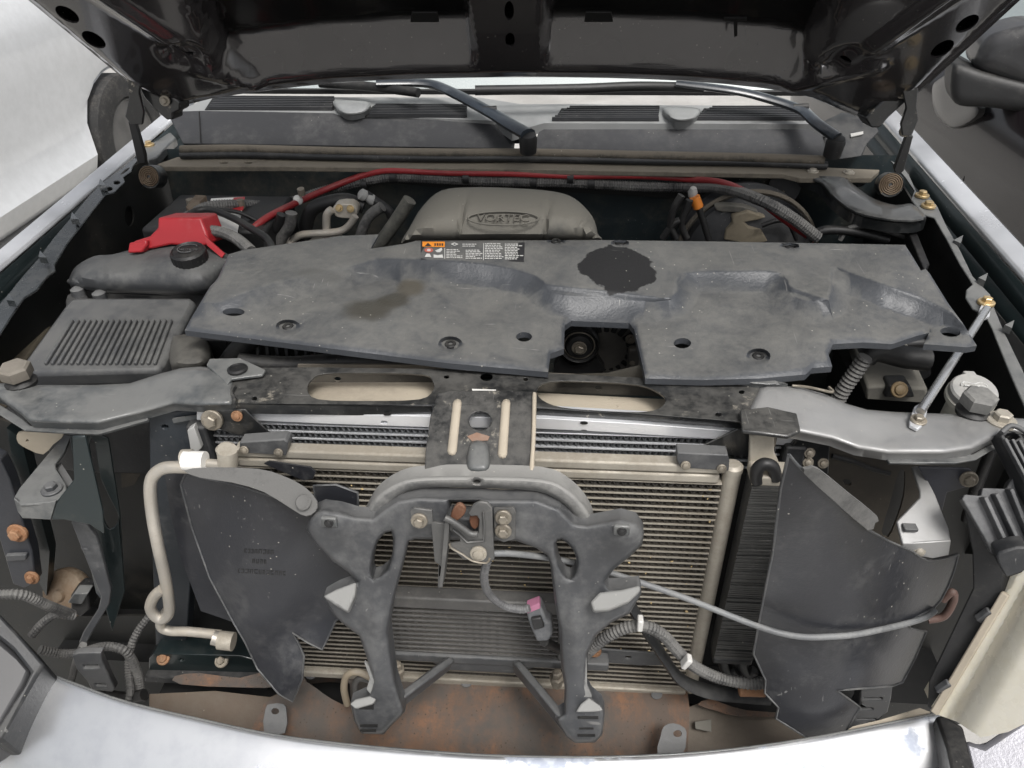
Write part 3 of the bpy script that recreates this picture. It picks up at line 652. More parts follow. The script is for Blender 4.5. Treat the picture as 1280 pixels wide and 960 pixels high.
# ================================================================ ENGINE BAY
# ---------------------------------------------------------------- engine sight shield
ecp = plane3(Z(690, 465, 1.125), Z(300, 440, 1.125)+Vector((0, 0, 0)), Z(700, 297, 1.165))
ecp = plane(Vector((0, .01, 1.122)), Vector((0, -.115, 1)))
EC = [(230, 411), (238, 396), (262, 356), (268, 350), (272, 345), (285, 316), (302, 311), (425, 293), (473, 291), (463, 309), (504, 303), (520, 299), (745, 298), (900, 300), (1132, 304), (1141, 318), (1152, 336), (1158, 334), (1163, 340), (1186, 377), (1206, 404), (1222, 430), (1210, 432), (1156, 428), (1162, 414), (1146, 418), (1116, 428), (1080, 426), (1042, 428), (1036, 440), (1041, 456), (1016, 458), (1008, 466), (950, 471), (880, 473), (807, 471), (800, 440), (793, 410), (787, 402), (714, 399), (706, 405), (705, 434), (688, 440), (685, 463), (560, 452), (400, 432)]
plat = [(250, 376), (330, 356), (440, 330), (462, 325), (486, 322), (580, 327), (668, 344), (690, 366), (760, 372), (838, 372), (852, 342), (920, 338), (978, 342), (992, 370), (1034, 374), (1040, 336), (1062, 340), (1150, 372), (1240, 400), (1240, 270), (400, 270), (240, 300)]
plat = [p for k_, p in enumerate(cr(plat, 3, True))]
cups = [(360, 408, 14, 7), (563, 430, 14, 8), (948, 445, 14, 8), (695, 302, 10, 5), (775, 304, 10, 5), (987, 308, 11, 5)]
valley = [[(438, 345), (492, 338), (500, 362), (452, 378)], [(680, 360), (838, 378), (842, 392), (690, 388)], [(985, 362), (1032, 378), (1036, 396), (1000, 394)]]
def ech(P):
    ins = inside(P, plat); e = edist(P, [plat]); sd = np.where(ins, e, -e); t = np.clip((sd+22)/25, 0, 1); hx = .0125+.008*np.clip((P[:, 0]-430)/60, 0, 1); r = hx*t*t*(3-2*t)
    for v in valley:
        ins = inside(P, v); e = edist(P, [v]); sd = np.where(ins, e, -e); t = np.clip((sd+6)/9, 0, 1); r -= .005*t*t*(3-2*t)
    for cx, cy, a, b in cups:
        q = np.hypot((P[:, 0]-cx)/a, (P[:, 1]-cy)/b); t = np.clip((1.15-q)/.4, 0, 1); r -= .010*t*t*(3-2*t)
    # gentle sag and long folds
    r += .004*np.sin(P[:, 0]/90.)*np.sin(P[:, 1]/37.)+.0022*np.sin(P[:, 0]/31.+P[:, 1]/22.)
    r += .006*np.clip((P[:, 0]-1040)/60, 0, 1)*np.clip((400-P[:, 1])/90, 0, 1)
    return r
def e3(px, py): return ecp(px, py)
spot = lambda px, py, rx, ry, col, rg: (tuple(ecp(px, py)+Vector((0, 0, .015))), (rx, ry, .08), col, rg)
ecmat = dirty('dusty_shield_plastic', (.052, .056, .063), .40, 0, .72, (.168, .164, .150), 14, .2, .25, flat=(.82, .985, .30), soft=.14, tint=.1, spec=.5, scratch=.7,
    spots=[spot(771, 350, .064, .066, (.010, .010, .011), .7), spot(512, 362, .030, .035, (.078, .070, .055), .5), spot(462, 390, .05, .04, (.052, .048, .039), .4), spot(492, 378, .035, .03, (.052, .048, .039), .4), spot(400, 350, .05, .02, (.08, .08, .077), .6)], speck=.6)
es = thing('engine_shield', 'wide dusty dark grey plastic shield over the front of the engine, with a black blotch', 'engine cover')
holes = [ell(292, 390, 14, 5), ell(655, 421, 10, 6), ell(853, 429, 11, 6.5), ell(1188, 415, 13, 6, 14, .1), ell(563, 434, 5, 2, 8)]
plat_s = plat
P, F, polys = cdt(EC, holes, 5.5, (1.5, 4.), [(plat, (-23, -20.5, -17, -14, -11, -8.5, -6, -3.5, -1, 1.5, 3), 4.)]+[(ell(a, b, c*.95, d*.95, 18), (0, -2, 2.), 3.) for a, b, c, d in cups]); Hh = ech(P); n = ecp.n; N = len(P)
fv = [along(ecp(x, y), x, y, n, h) for (x, y), h in zip(P, Hh)]
lip = np.clip(1-edist(P, [polys[0]])/4, 0, 1)
fv = [v-n*(.003*l) for v, l in zip(fv, lip)]
cnt = {(t[i], t[(i+1) % 3]) for t in F for i in range(3)}; holev = set()
def dep(i): return .0095 if P[i][1] > 380 else .004
meshobj('shield_panel', fv+[v-Vector((0, -.001, 1))*dep(i) for i, v in enumerate(fv)], list(F)+[tuple(N+i for i in reversed(t)) for t in F]+[(j, i, N+i, N+j) for (i, j) in cnt if (j, i) not in cnt], ecmat, es, 45)
lift = lambda px, py, d=.0265: along(ecp(px, py), px, py, n, float(ech(np.array([[px, py]]))[0])+d-.0255)
for cx, cy, a, b in cups:
    lathe('push_clip', [(.0085, -.004), (.009, 0), (.0075, .002), (.004, .002), (.003, -.001)], lift(cx, cy, .0255), n, MT['rubber'], es, 14)
# warning label
lbl_dark = plain('label_black', (.03, .03, .032), .45); lbl_or = plain('label_orange', (.75, .26, .03), .5); lbl_w = plain('label_white', (.55, .55, .53), .5); lbl_r = plain('label_red', (.45, .12, .09), .5)
L = tag(psheet('warning_label', [(526, 301), (656, 303), (655, 327), (526, 324)], lambda x, y: lift(x, y, .0262), lbl_dark, es, thick=.0006), 'printed caution label with an orange heading and tiny white text')
def deco(nm, poly, mt, d=.0268): return psheet(nm, poly, lambda x, y: lift(x, y, d), mt, L, thick=.0004)
deco('heading', [(528, 302), (556, 302), (556, 308.6), (528, 308)], lbl_or)
deco('triangle', [(531, 307.5), (535, 303.2), (539.5, 307.5)], lbl_dark, .0273)
for k in range(4): deco('letter', [(543+3*k, 304), (545+3*k, 304), (545+3*k, 307), (543+3*k, 307)], lbl_dark, .0273)
deco('red_ring', ell(536, 312.5, 5.5, 2.7, 16), lbl_r); deco('ring_dot', ell(536, 312.5, 2.5, 1.3, 10), lbl_w, .0273)
deco('hand', [(544, 313), (549, 311), (552, 309.5), (553, 312), (550, 315), (546, 315)], lbl_w)
deco('fan', [(531, 321), (533, 317), (537, 317), (539, 321)], lbl_w); deco('book', [(542, 318), (547, 319), (553, 318), (554, 322), (542, 322)], lbl_w)
deco('divider', [(555.6, 310), (556.3, 310), (556.3, 323), (555.6, 323)], lbl_w); deco('divider', [(604, 304), (604.7, 304), (604.7, 325), (604, 325)], lbl_w)
deco('badge', [(563.5, 305), (568, 303), (573, 305), (568, 307)], lbl_w); deco('badge_core', [(566.5, 305), (568, 304.2), (570, 305), (568, 305.8)], lbl_dark, .0273)
rnd = random.Random(3)
for (x0, x1, y0, nn, st) in ((578, 602, 304.5, 2, 2.4), (558, 578, 311.5, 6, 2.0), (582, 603, 312, 6, 2.0), (606, 630, 303.6, 10, 2.05), (631, 654, 303.9, 10, 2.05)):
    for k in range(nn):
        y = y0+k*st+.02*(x0-560)*.5; x = x0
        xe = x0+(x1-x0)*rnd.uniform(.55, 1)
        while x < xe:
            w = rnd.uniform(1.5, 4.5); deco('text_line', [(x, y), (min(x+w, x1), y+.05), (min(x+w, x1), y+.85), (x, y+.8)], lbl_w); x += w+.8

# ---------------------------------------------------------------- intake cover
ic = thing('intake_cover', 'tan dust-coated intake cover with oval emblem at the back of the engine', 'engine cover')
icp = plane(Vector((0, .42, 1.175)), Vector((0, -.42, 1)))
IO = sm([(502, 303), (511, 286), (528, 258), (552, 238), (590, 234), (640, 235), (690, 239), (718, 248), (740, 270), (747, 292), (744, 300), (640, 300), (520, 301)], 4)
def ich(px, py):
    r = 0
    for xa, xb in ((585, 572), (689, 680)):
        xc = xa+(xb-xa)*(py-238)/60; d = abs(px-xc); r -= .006*max(0, 1-d/3.5)
    if 575 < px < 685 and 283 < py < 288: r -= .004
    if px > 725: r += .003*math.sin(px*1.1)
    d = math.hypot((px-630)/46, (py-273)/9.5); r -= .002*max(0, min(1, (1.05-d)/.1))
    return r
psheet('cover_shell', IO, icp, MT['intake'], ic, h=ich, step=3.2, pillow=(.055, 38), ext=(0, .10, -.10))
tube('emblem_ring', [off(icp, .0556)(*p) for p in ell(629, 273, 44, 8.5, 40)+[(673, 273)]], .0016, MT['intake'], ic, 6, smooth=0)
em = tag(textmesh('emblem_lettering', 'VORTEC', off(icp, .0558)(629, 273), (1, 0, -.0), icp(629, 260)-icp(629, 273), .0235, dirty('emblem_plastic', (.07, .066, .058), .5, 0, .7, (.15, .14, .12), 30), ic, .0012), 'raised letters inside an oval')

# ---------------------------------------------------------------- coolant tank, airbox, battery
ct = thing('coolant_tank', 'dark grey coolant tank with ribbed black cap behind the air filter box', 'tank')
ctp = plane(Z(190, 350, 1.07), Vector((0, -.55, 1)))
psheet('tank_body', sm([(86, 354), (88, 344), (96, 332), (118, 320), (140, 318), (165, 312), (215, 303), (262, 308), (285, 318), (292, 330), (276, 350), (262, 366), (230, 369), (150, 367), (98, 361)], 3), ctp, dirty('cloudy_tank_plastic', (.045, .047, .05), .36, 0, .5, (.13, .13, .125), 12, .5, .08, speck=.2), ct, step=6, pillow=(.05, 34), ext=(0, .03, -.14), h=lambda x, y: .004*math.sin(x/16.))
tube('tank_seam', [ctp(x, y)+Vector((0, -.005, 0)) for x, y in ((88, 350), (110, 359), (150, 363.5), (200, 365), (262, 364))], .005, MT['plastic'], ct, 8)
cc = off(ctp, .052)(236, 318)
cap = lathe('cap', [(.030, -.022), (.032, -.02), (.032, .006), (.028, .010), (.026, .008), (.012, .009)], cc, (0, -.12, 1), MT['rubber'], ct, 48, 30, lambda k, j: 1-.035*(k % 2) if 1 <= j <= 2 else 1)
textmesh('cap_lettering', 'CAUTION', cc+Vector((0, -.002, .0102)), (1, 0, 0), (0, 1, .1), .0085, MT['greyplastic'], cap, .0005)
tube('cap_symbol', [cc+Vector((.017*math.cos(a), .017*math.sin(a)+.001, .0115)) for a in np.linspace(.5, 5.5, 20)], .0012, MT['greyplastic'], cap, 6)
lathe('neck', [(.03, -.05), (.03, -.015)], cc, (0, -.12, 1), MT['plastic'], ct, 20)

ab = thing('air_filter_box', 'dusty grey air filter box with ribbed lid beside the left fender', 'filter box')
abp = plane(Z(140, 420, 1.065), Vector((-.05, -.16, 1)))
abm = dirty('airbox_plastic', (.05, .052, .055), .4, 0, .5, (.135, .134, .128), 8, .5, .08, speck=.3)
psheet('lid', [(86, 374), (100, 371), (236, 371), (244, 376), (203, 455), (196, 463), (30, 467), (22, 462)], abp, abm, ab, ext=(0, .01, -.035), bevel=.008, step=0)
psheet('lower_housing', [(80, 374), (246, 374), (212, 470), (190, 476), (48, 476), (16, 470)], lambda x, y: abp(x, y)-Vector((0, 0, .034)), MT['plastic'], ab, ext=(0, 0, -.16), bevel=.004)
for k in range(18):
    t = k/17; a, b = abp(92+123*t, 402), abp(58+136*t, 457)
    beam('rib', a+abp.n*.0025, b+abp.n*.0025, .0052, .007, abm, ab, abp.n, .0018)
for px in (47, 73, 95, 120, 143, 167): beam('flange_rib', Z(px, 470, 1.025)+Vector((0, -.004, 0)), Z(px-2, 479, 1.02)+Vector((0, -.008, -.02)), .004, .012, abm, ab)
psheet('intake_duct', sm([(214, 424), (222, 418), (250, 420), (262, 428), (264, 450), (250, 462), (222, 462), (212, 452)], 3), zs(1.06), dirty('tan_duct', (.05, .048, .043), .6, 0, .6, (.12, .114, .10), 10), ab, step=6, pillow=(.03, 20), ext=(0, 0, -.09))
box('sensor_block', Z(272, 428, 1.06), (.045, .03, .03), MT['rubber'], ab, None, .003)
psheet('lid_corner', sm([(82, 384), (84, 368), (98, 364), (112, 372), (96, 380)], 2), zs(1.055), MT['plastic'], ab, ext=(0, 0, -.05), bevel=.004)
for px, py in ((98, 366), (125, 371)): lathe('latch_post', [(.012, -.02), (.012, .008), (.006, .012)], Z(px, py, 1.06), (0, 0, 1), MT['greyplastic'], ab, 12)

bt = thing('battery', 'black battery with a white and red label, tucked behind the red terminal cover', 'battery')
bc = Z(275, 276, 1.10)
box('case', bc+Vector((-.02, .05, -.10)), (.26, .19, .2), MT['rubber'], bt, None, .008)
bl_ = lambda px, py: Z(px, py, 1.1025)
psheet('label', [(244, 294), (264, 248), (306, 246), (296, 294)], lambda x, y: Z(x, y, 1.104), MT['white'], bt, thick=.001)
psheet('label', [(292, 247), (306, 246), (304, 262), (288, 264)], lambda x, y: Z(x, y, 1.1058), MT['red'], bt, thick=.001)
for dx in (-.09, .02): lathe('terminal', [(.009, 0), (.008, .018)], bc+Vector((dx, .07, .0)), (0, 0, 1), MT['zinc'], bt, 12)
psheet('hold_down', [(232, 258), (244, 243), (258, 244), (250, 252), (256, 258), (240, 266)], zs(1.12), dirty('rusty_clamp', (.13, .09, .06), .8, 0, .5, (.2, .17, .13), 30), bt, ext=(0, 0, -.02), bevel=.002)
rc = thing('terminal_cover', 'bright red plastic terminal cover behind the coolant tank', 'cover')
rp = plane(Z(215, 300, 1.135), Vector((0, -1, .55)))
psheet('cover', [(165, 312), (166, 302), (186, 296), (197, 285), (197, 272), (251, 272), (258, 290), (262, 305), (250, 309), (213, 306), (190, 311)], rp, MT['red'], rc, ext=(.004, .06, -.015), bevel=.004)
psheet('step', [(163, 313), (165, 300), (180, 298), (187, 296), (187, 303), (181, 312)], lambda x, y: rp(x, y)+Vector((0, -.012, 0)), MT['red'], rc, ext=(0, .05, -.02), bevel=.003)
psheet('strap', [(258, 292), (266, 300), (284, 316), (280, 321), (262, 306)], lambda x, y: rp(x, y)+Vector((0, -.01, .003)), MT['red'], rc, thick=.004)

# ---------------------------------------------------------------- cables and hoses at the back
loomP = [(212, 285), (240, 268), (262, 258), (300, 256), (340, 257), (372, 250), (400, 240), (440, 230), (480, 222), (520, 222), (600, 226), (700, 228), (800, 233), (858, 234), (905, 236), (950, 250), (990, 272), (1022, 297)]
def dyy(p): return .76 if 380 < p[0] < 960 else .70
lm = thing('wiring_loom', 'dusty black corrugated wiring loom running along the firewall', 'cable')
tube('conduit', [Y(x, y, .79-.22*sstep(860, 960, x)-.20*sstep(430, 230, x)) for x, y in loomP], .0118, MT['loom'], lm, 10, .14, .0055)
for x, y in ((456, 230), (492, 221), (583, 222), (667, 227), (713, 222), (739, 229)):
    p = Y(x, y, .79); tube('tape_band', [p+Vector((-.007, 0, 0)), p+Vector((.007, 0, 0))], .015, MT['rubber'], lm, 12, smooth=0)
rw = thing('red_cable', 'thick red battery cable looping over the wiring loom', 'cable')
redP = [(303, 322), (304, 305), (314, 288), (334, 272), (365, 256), (400, 240), (440, 224), (470, 215), (495, 213), (560, 216), (640, 217), (720, 220), (800, 220), (860, 224), (905, 229), (945, 248), (980, 274), (1018, 300)]
tube('sleeve', [Y(x, y, .785-.20*sstep(860, 960, x)-.25*sstep(430, 300, x)) for x, y in redP], .0072, MT['redwire'], rw, 10)
lathe('clip', [(.010, -.006), (.011, 0), (.007, .008)], Y(372, 250, .68), (0, -.5, 1), MT['white'], rw, 10)
lathe('clip', [(.008, -.004), (.008, .010)], Y(377, 241, .68), (0, -.2, 1), MT['zinc'], rw, 10)
def hose(name, label, pts, r, mat, cat='hose', corr=0, pitch=.005):
    return tag(tube(name, pts, r, mat, None, 10, corr, pitch), label, cat)
hose('hose', 'black cable curving over the battery in front of its label', [Z(x, y, 1.14) for x, y in ((228, 280), (240, 266), (262, 262), (290, 272), (318, 288), (335, 300), (342, 318))], .007, MT['rubber'], 'cable')
hose('hose', 'ribbed black conduit between the red cover and the engine shield', [Z(x, y, 1.14) for x, y in ((255, 288), (275, 290), (295, 298), (314, 314))], .011, MT['loom'], 'cable', .14, .0055)
hose('hose', 'black hose running behind the white pipes under the red cable', [Y(x, y, .66) for x, y in ((382, 300), (384, 275), (396, 258), (430, 250), (455, 258))], .015, MT['rubber'])
hose('hose', 'thick dusty hose rising left of the intake cover', [Y(x, y, .55) for x, y in ((462, 318), (478, 300), (496, 275), (512, 250))], .014, dirty('dusty_hose', (.05, .05, .045), .7, 0, .7, (.15, .145, .125), 12))
hose('hose', 'black rubber hose dropping from a grey quick connector', [Y(x, y, .66) for x, y in ((455, 242), (470, 252), (486, 264), (492, 280))], .010, MT['rubber'])
tag(lathe('quick_connector', [(.010, -.02), (.012, -.012), (.008, 0), (.012, .004), (.012, .014), (.006, .018)], Y(458, 246, .655), (-.6, -.3, .5), MT['offwhite'], None, 16), 'small grey round connector on the hose left of the intake cover', 'connector')
ap = thing('pipe_assembly', 'pale aluminium pipes bolted to a small block behind the engine shield', 'pipe')
tube('pipe', [Y(x, y, .60) for x, y in ((362, 306), (368, 298), (380, 293), (410, 291), (428, 288), (438, 280), (444, 270))], .0078, MT['pipe'], ap)
tube('pipe', [Y(x, y, .61) for x, y in ((409, 300), (408, 280), (409, 268), (415, 262))], .0085, MT['pipe'], ap)
psheet('block', sm([(416, 262), (420, 256), (438, 255), (446, 262), (444, 272), (428, 273), (419, 270)], 2), ys(.615), MT['pipe'], ap, ext=(0, .03, 0), bevel=.003)
for p in ((424, 260), (438, 261)): bolt(Y(*p, .613), (0, -1, .3), .008, MT['gold'], ap)
lathe('ferrule', [(.013, -.01), (.013, .012), (.009, .016)], Y(361, 307, .60), (.3, 0, 1), MT['pipe'], ap, 14)
tag(lathe('strut_cap', [(.05, -.08), (.05, -.01), (.042, .0), (.02, .008)], Y(406, 300, .66), (0, 0, 1), MT['intake'], None, 24), 'dusty tan round cap half hidden behind the pale pipes', 'cap')

bb = thing('brake_booster', 'black brake booster drum with flaking tan dust behind the engine shield', 'booster')
bcn = Y(930, 318, .70)
lathe('drum', [(.135, .10), (.145, .06), (.148, .03), (.145, .025), (.146, .0), (.13, -.03), (.09, -.045), (.05, -.05)][::-1], bcn, (0, 1, -.15), MT['plastic'], bb, 48)
psheet('dust_flake', [(905, 300), (908, 288), (916, 280), (915, 271), (935, 264), (958, 272), (944, 276), (930, 278), (936, 284), (952, 288), (960, 302), (940, 306)], ys(.655), dirty('flaking_tan_crust', (.20, .17, .12), .85, 0, .8, (.26, .225, .165), 20, .3, .3), bb, ext=(0, .02, 0), bevel=.003)
psheet('dust_flake', [(893, 258), (905, 256), (930, 258), (948, 264), (946, 270), (925, 266), (906, 266), (896, 264)], ys(.665), MT['intake'], bb, ext=(0, .02, 0), bevel=.003)
tube('rim_band', [bcn+Vector((.147*math.cos(a), -.012, .147*math.sin(a))) for a in np.linspace(.2, 3.0, 30)], .006, MT['seal'], bb, 6)
tube('vacuum_line', [Y(x, y, .63) for x, y in ((886, 300), (880, 280), (872, 256), (868, 246))], .007, MT['rubber'], bb)
tube('orange_tag', [Y(868, 246, .622), Y(873, 259, .622)], .0105, plain('orange_sleeve', (.62, .20, .03), .5), bb, 12, smooth=0)
lathe('valve', [(.008, -.01), (.01, 0), (.006, .01)], Y(866, 240, .63), (0, -.3, 1), MT['offwhite'], bb, 12)
for P_ in (((845, 298), (838, 282), (842, 262), (852, 244)), ((858, 298), (852, 280), (858, 262), (862, 250)), ((828, 298), (842, 280), (850, 276))):
    hose('hose', {845: 'thin black hose nearest the intake cover at the firewall', 858: 'thin black hose against the orange-sleeved line', 828: 'short dusty hose just right of the intake cover'}[P_[0][0]], [Y(x, y, .60) for x, y in P_], .0075, MT['rubber'])
hose('hose', 'thin black line sagging across the booster drum', [Y(x, y, .64) for x, y in ((952, 282), (970, 276), (985, 278), (996, 300))], .005, MT['rubber'])

# curved brace on the right
br = thing('fender_brace', 'black stamped curved brace from the cowl to the right fender rail', 'brace')
psheet('brace_arm', sm([(1000, 220), (1026, 232), (1042, 250), (1068, 268), (1106, 277), (1140, 279), (1158, 274), (1152, 262), (1140, 254), (1120, 256), (1094, 249), (1074, 236), (1062, 224), (1080, 222), (1080, 214), (1010, 211)], 3), zs(1.128), dirty('brace_paint', (.022, .024, .025), .3, 0, .45, (.14, .14, .135), 10, .5, .1, coat=.5), br, step=4, pillow=(.014, 9), ext=(0, 0, -.02))
tag(psheet('bracket', [(1134, 288), (1144, 286), (1162, 330), (1156, 338)], zs(1.10), MT['rubber'], None, ext=(0, 0, -.04), bevel=.002), 'narrow black clip standing at the right rear corner of the engine shield', 'bracket')

for P_, lb_, rr_, mm_ in ((((318, 318), (322, 300), (345, 285), (352, 268)), 'black hose standing behind the red cable near the battery', .010, 'rubber'), (((345, 316), (352, 298), (362, 282), (364, 266)), 'dusty hose just left of the pale pipes', .012, 'loom'), (((270, 262), (300, 266), (330, 282), (350, 300)), 'slim black wire draped from the battery to the engine shield', .0045, 'rubber'), (((448, 312), (452, 290), (462, 270), (478, 258)), 'short ribbed hose between the pale pipes and the dusty hose', .011, 'loom'), (((1010, 300), (1030, 288), (1070, 290), (1110, 300)), 'black wire loom below the curved brace on the right', .009, 'rubber'), (((1050, 300), (1062, 285), (1090, 284), (1130, 296)), 'thin dusty cable below the curved brace on the right', .005, 'loom')):
    hose('hose', lb_, [Y(x, y, .58) for x, y in P_], rr_, MT[mm_], 'hose')
# ---------------------------------------------------------------- alternator and pulley in the cut-out
al = thing('alternator', 'dark alternator with slotted casing in the engine shield cut-out', 'alternator')
ac = Y(756, 432, .25); alm = dirty('grimy_cast_alloy', (.14, .132, .12), .45, .4, .4, (.19, .17, .135), 25)
lathe('casing', [(.066, .11), (.068, .0), (.064, -.010), (.050, -.016), (.028, -.016)][::-1], ac, (0, 1, -.1), alm, al, 40)
for k in range(20):
    a = 2*math.pi*k/20; d = Vector((math.cos(a), 0, math.sin(a)))
    beam('vent_slot', ac+Vector((0, -.0175, .002))+d*.036, ac+Vector((0, -.0145, .002))+d*.060, .0085, .006, MT['black'], al, (0, 1, 0), .002)
tube('casing_rim', [ac+Vector((.0655*math.cos(t), -.008, .0655*math.sin(t))) for t in np.linspace(0, 2*math.pi, 41)], .0035, alm, al, 6, smooth=0)
for p in ((788, 424), (790, 452)): bolt(Y(*p, .225), (0, -1, .1), .0085, MT['zinc'], al)
box('mount_ear', Y(792, 446, .235), (.022, .03, .05), alm, al, None, .004)
pu = thing('idler_pulley', 'black idler pulley with a worn hex bolt, left of the alternator', 'pulley')
pc = Y(724, 433, .20)
lathe('wheel', [(.033, .03), (.034, .006), (.031, .0), (.028, .005), (.022, .006), (.020, -.003), (.012, -.005)][::-1], pc, (0, 1, -.05), dirty('pulley_black', (.03, .03, .03), .35, .3, .3, (.09, .085, .08), 25), pu, 40)
tube('groove_ring', [pc+Vector((.025*math.cos(t), .0025, .025*math.sin(t))) for t in np.linspace(0, 2*math.pi, 33)], .0012, MT['zinc'], pu, 6, smooth=0)
bolt(pc+Vector((0, -.005, 0)), (0, -1, .05), .0125, MT['zinc'], pu)
psheet('belt', [(692, 462), (700, 446), (712, 456), (735, 456), (745, 446), (756, 462), (750, 470), (692, 470)], ys(.212), MT['rubber'], pu, ext=(0, .025, 0))
tag(psheet('shroud_lip', [(700, 468), (760, 466), (800, 456), (806, 472), (700, 474)], ys(.055), dirty('tan_shroud', (.06, .056, .047), .7, 0, .6, (.10, .092, .074), 9), None, ext=(0, .03, -.03)), 'tan dusty fan shroud lip behind the centre of the tie bar', 'shroud')
fs = thing('fan_shroud', 'black ribbed fan shroud in the gap under the engine shield', 'shroud')
psheet('panel', [(262, 418), (685, 452), (685, 475), (262, 470)], ys(.16), MT['black'], fs, ext=(0, .02, 0))
for k in range(9): beam('louvre', Y(322+12*k, 428+k, .14), Y(326+12*k, 460, .13), .006, .012, MT['plastic'], fs)
tube('top_tube', [Y(x, y, .10) for x, y in ((300, 452), (360, 456), (440, 452), (540, 458), (680, 462))], .014, MT['rubber'], fs)
hose('hose', 'black radiator hose dropping under the left edge of the engine shield', [Y(x, y, .13) for x, y in ((318, 420), (304, 432), (290, 446), (280, 462))], .016, MT['rubber'])

# right corner: box, corrugated tube, washer filler, rod
fb = thing('fuse_box', 'black underhood box with a small tan cap below the right end of the shield', 'box')
psheet('case', [(1082, 500), (1084, 484), (1112, 482), (1160, 486), (1160, 505)], ys(.16), MT['intake'], fb, ext=(0, .12, .02), bevel=.004)
psheet('upper_case', [(1040, 432), (1160, 426), (1166, 470), (1150, 480), (1110, 480), (1090, 474), (1060, 462)], ys(.27), MT['rubber'], fb, ext=(0, .15, 0), bevel=.006)
psheet('plug', [(1105, 497), (1112, 482), (1138, 482), (1144, 497)], ys(.15), MT['rubber'], fb, ext=(0, .03, 0), bevel=.003)
bolt(Y(1124, 487, .147), (0, -1, .6), .013, dirty('tan_plug', (.20, .14, .07), .6, 0, .4), fb, 'cap', 'rivet')
tag(tube('breather_tube', [Y(x, y, .14) for x, y in ((1046, 502), (1056, 484), (1070, 464), (1082, 446))], .0125, MT['loom'], None, 12, .16, .007), 'grey corrugated breather tube under the torn right edge of the shield', 'hose')
tag(tube('breather_elbow', [Y(x, y, .18) for x, y in ((1082, 446), (1096, 438), (1130, 446), (1160, 450))], .018, MT['rubber'], None, 12), 'black ridged elbow hose beneath the torn shield corner', 'hose')
wf = thing('washer_filler', 'pale grey washer fluid cap with a printed symbol behind the right tie bar bolt', 'cap')
wq = Z(1217, 489, 1.085); wax = Vector((-.05, -.25, 1)).normalized()
wcap = lathe('cap', [(.031, -.010), (.031, .002), (.0285, .005), (.026, .0055), (.004, .0065)], wq, wax, MT['offwhite'], wf, 32)
lathe('neck', [(.024, -.075), (.025, -.018), (.0335, -.016), (.0335, -.009), (.028, -.007)], wq, wax, dirty('translucent_neck', (.5, .49, .43), .5, 0, .2), wf, 28)
box('tab', wq+Vector((.004, .030, .006)), (.016, .012, .010), MT['offwhite'], wf, None, .002)
wsym = dirty('embossed_symbol', (.62, .62, .60), .5, 0, .2, speck=0)
for k in range(3): tube('symbol_wave', [wq+wax*.0085+Vector((-.014+.028*t, .010-.008*k+.002*math.sin(t*9+k), 0)) for t in np.linspace(0, 1, 9)], .0011, wsym, wcap, 6, smooth=0)
tube('symbol_arc', [wq+wax*.008+Vector((.018*math.cos(a), .016*math.sin(a)+.001, .0)) for a in np.linspace(.2, 2.94, 14)], .0011, wsym, wcap, 6, smooth=0)
# ================================================================ FRONT END
# ---------------------------------------------------------------- upper tie bar
tb = thing('tie_bar', 'dusty black steel upper tie bar spanning the front between the fenders', 'tie bar')
def tz(px, py):
    return T+.022*sstep(165, 262, px)*sstep(1115, 965, px)
wl = [(-30, 478), (14, 479), (48, 481), (120, 481), (162, 479), (200, 467), (226, 460), (250, 458), (270, 460), (291, 462), (293, 507), (250, 508), (217, 506), (175, 518), (122, 531), (80, 530), (37, 528), (25, 517), (0, 499), (-30, 490)]
psheet('left_wing', wl, zs(tz), MT['wing'], tb, step=7, ext=(0, .004, -.013), pillow=(.010, 9), sharp=60)
psheet('left_flange', [(-30, 500), (0, 506), (26, 522), (38, 532), (80, 534), (122, 535), (185, 520), (185, 525), (122, 543), (80, 541), (30, 538), (-5, 516), (-30, 510)], lambda x, y: Z(x, y, tz(x, y)-.012), MT['wing'], tb, ext=(0, .004, -.006), bevel=.0015)
wr = [(952, 480), (1000, 484), (1030, 492), (1056, 504), (1084, 512), (1120, 515), (1180, 517), (1235, 520), (1290, 524), (1290, 545), (1262, 540), (1236, 552), (1215, 563), (1180, 568), (1110, 568), (1072, 562), (1040, 550), (1000, 542), (950, 534), (930, 524)]
psheet('right_wing', wr, zs(tz), MT['wing_bright'], tb, step=7, ext=(0, .004, -.013), pillow=(.010, 9), sharp=60)
psheet('right_flange', [(1108, 573), (1215, 568), (1238, 556), (1262, 547), (1290, 550), (1290, 556), (1264, 553), (1240, 563), (1220, 575), (1195, 579), (1112, 579)], lambda x, y: Z(x, y, tz(x, y)-.012), MT['wing'], tb, ext=(0, .004, -.006), bevel=.0015)
slotL = sm([(384, 487), (390, 474), (406, 467), (460, 466), (528, 468), (541, 477), (541, 488), (524, 499), (460, 501), (398, 499)], 3)
slotR = sm([(671, 487), (688, 477), (740, 477), (798, 481), (824, 491), (832, 501), (822, 511), (798, 515), (745, 513), (702, 509), (678, 500)], 3)
ctr = [(270, 460), (400, 459), (540, 461), (640, 463), (700, 467), (800, 472), (880, 475), (925, 477), (958, 481), (952, 534), (924, 527), (800, 517), (680, 509), (660, 508), (540, 506), (400, 505), (294, 504), (282, 482)]
psheet('centre_beam', ctr, zs(lambda x, y: tz(x, y)+.0035), MT['frame'], tb, holes=[slotL, slotR]+[ell(a, b, c, d, 12) for a, b, c, d in ((608, 471, 8, 5), (558, 471, 3.5, 2.2), (657, 474, 3, 2), (927, 490, 3.6, 2.4), (898, 518, 4.2, 2.6), (318, 498, 3.5, 2.4))], ext=(0, .002, -.004), bevel=.001)
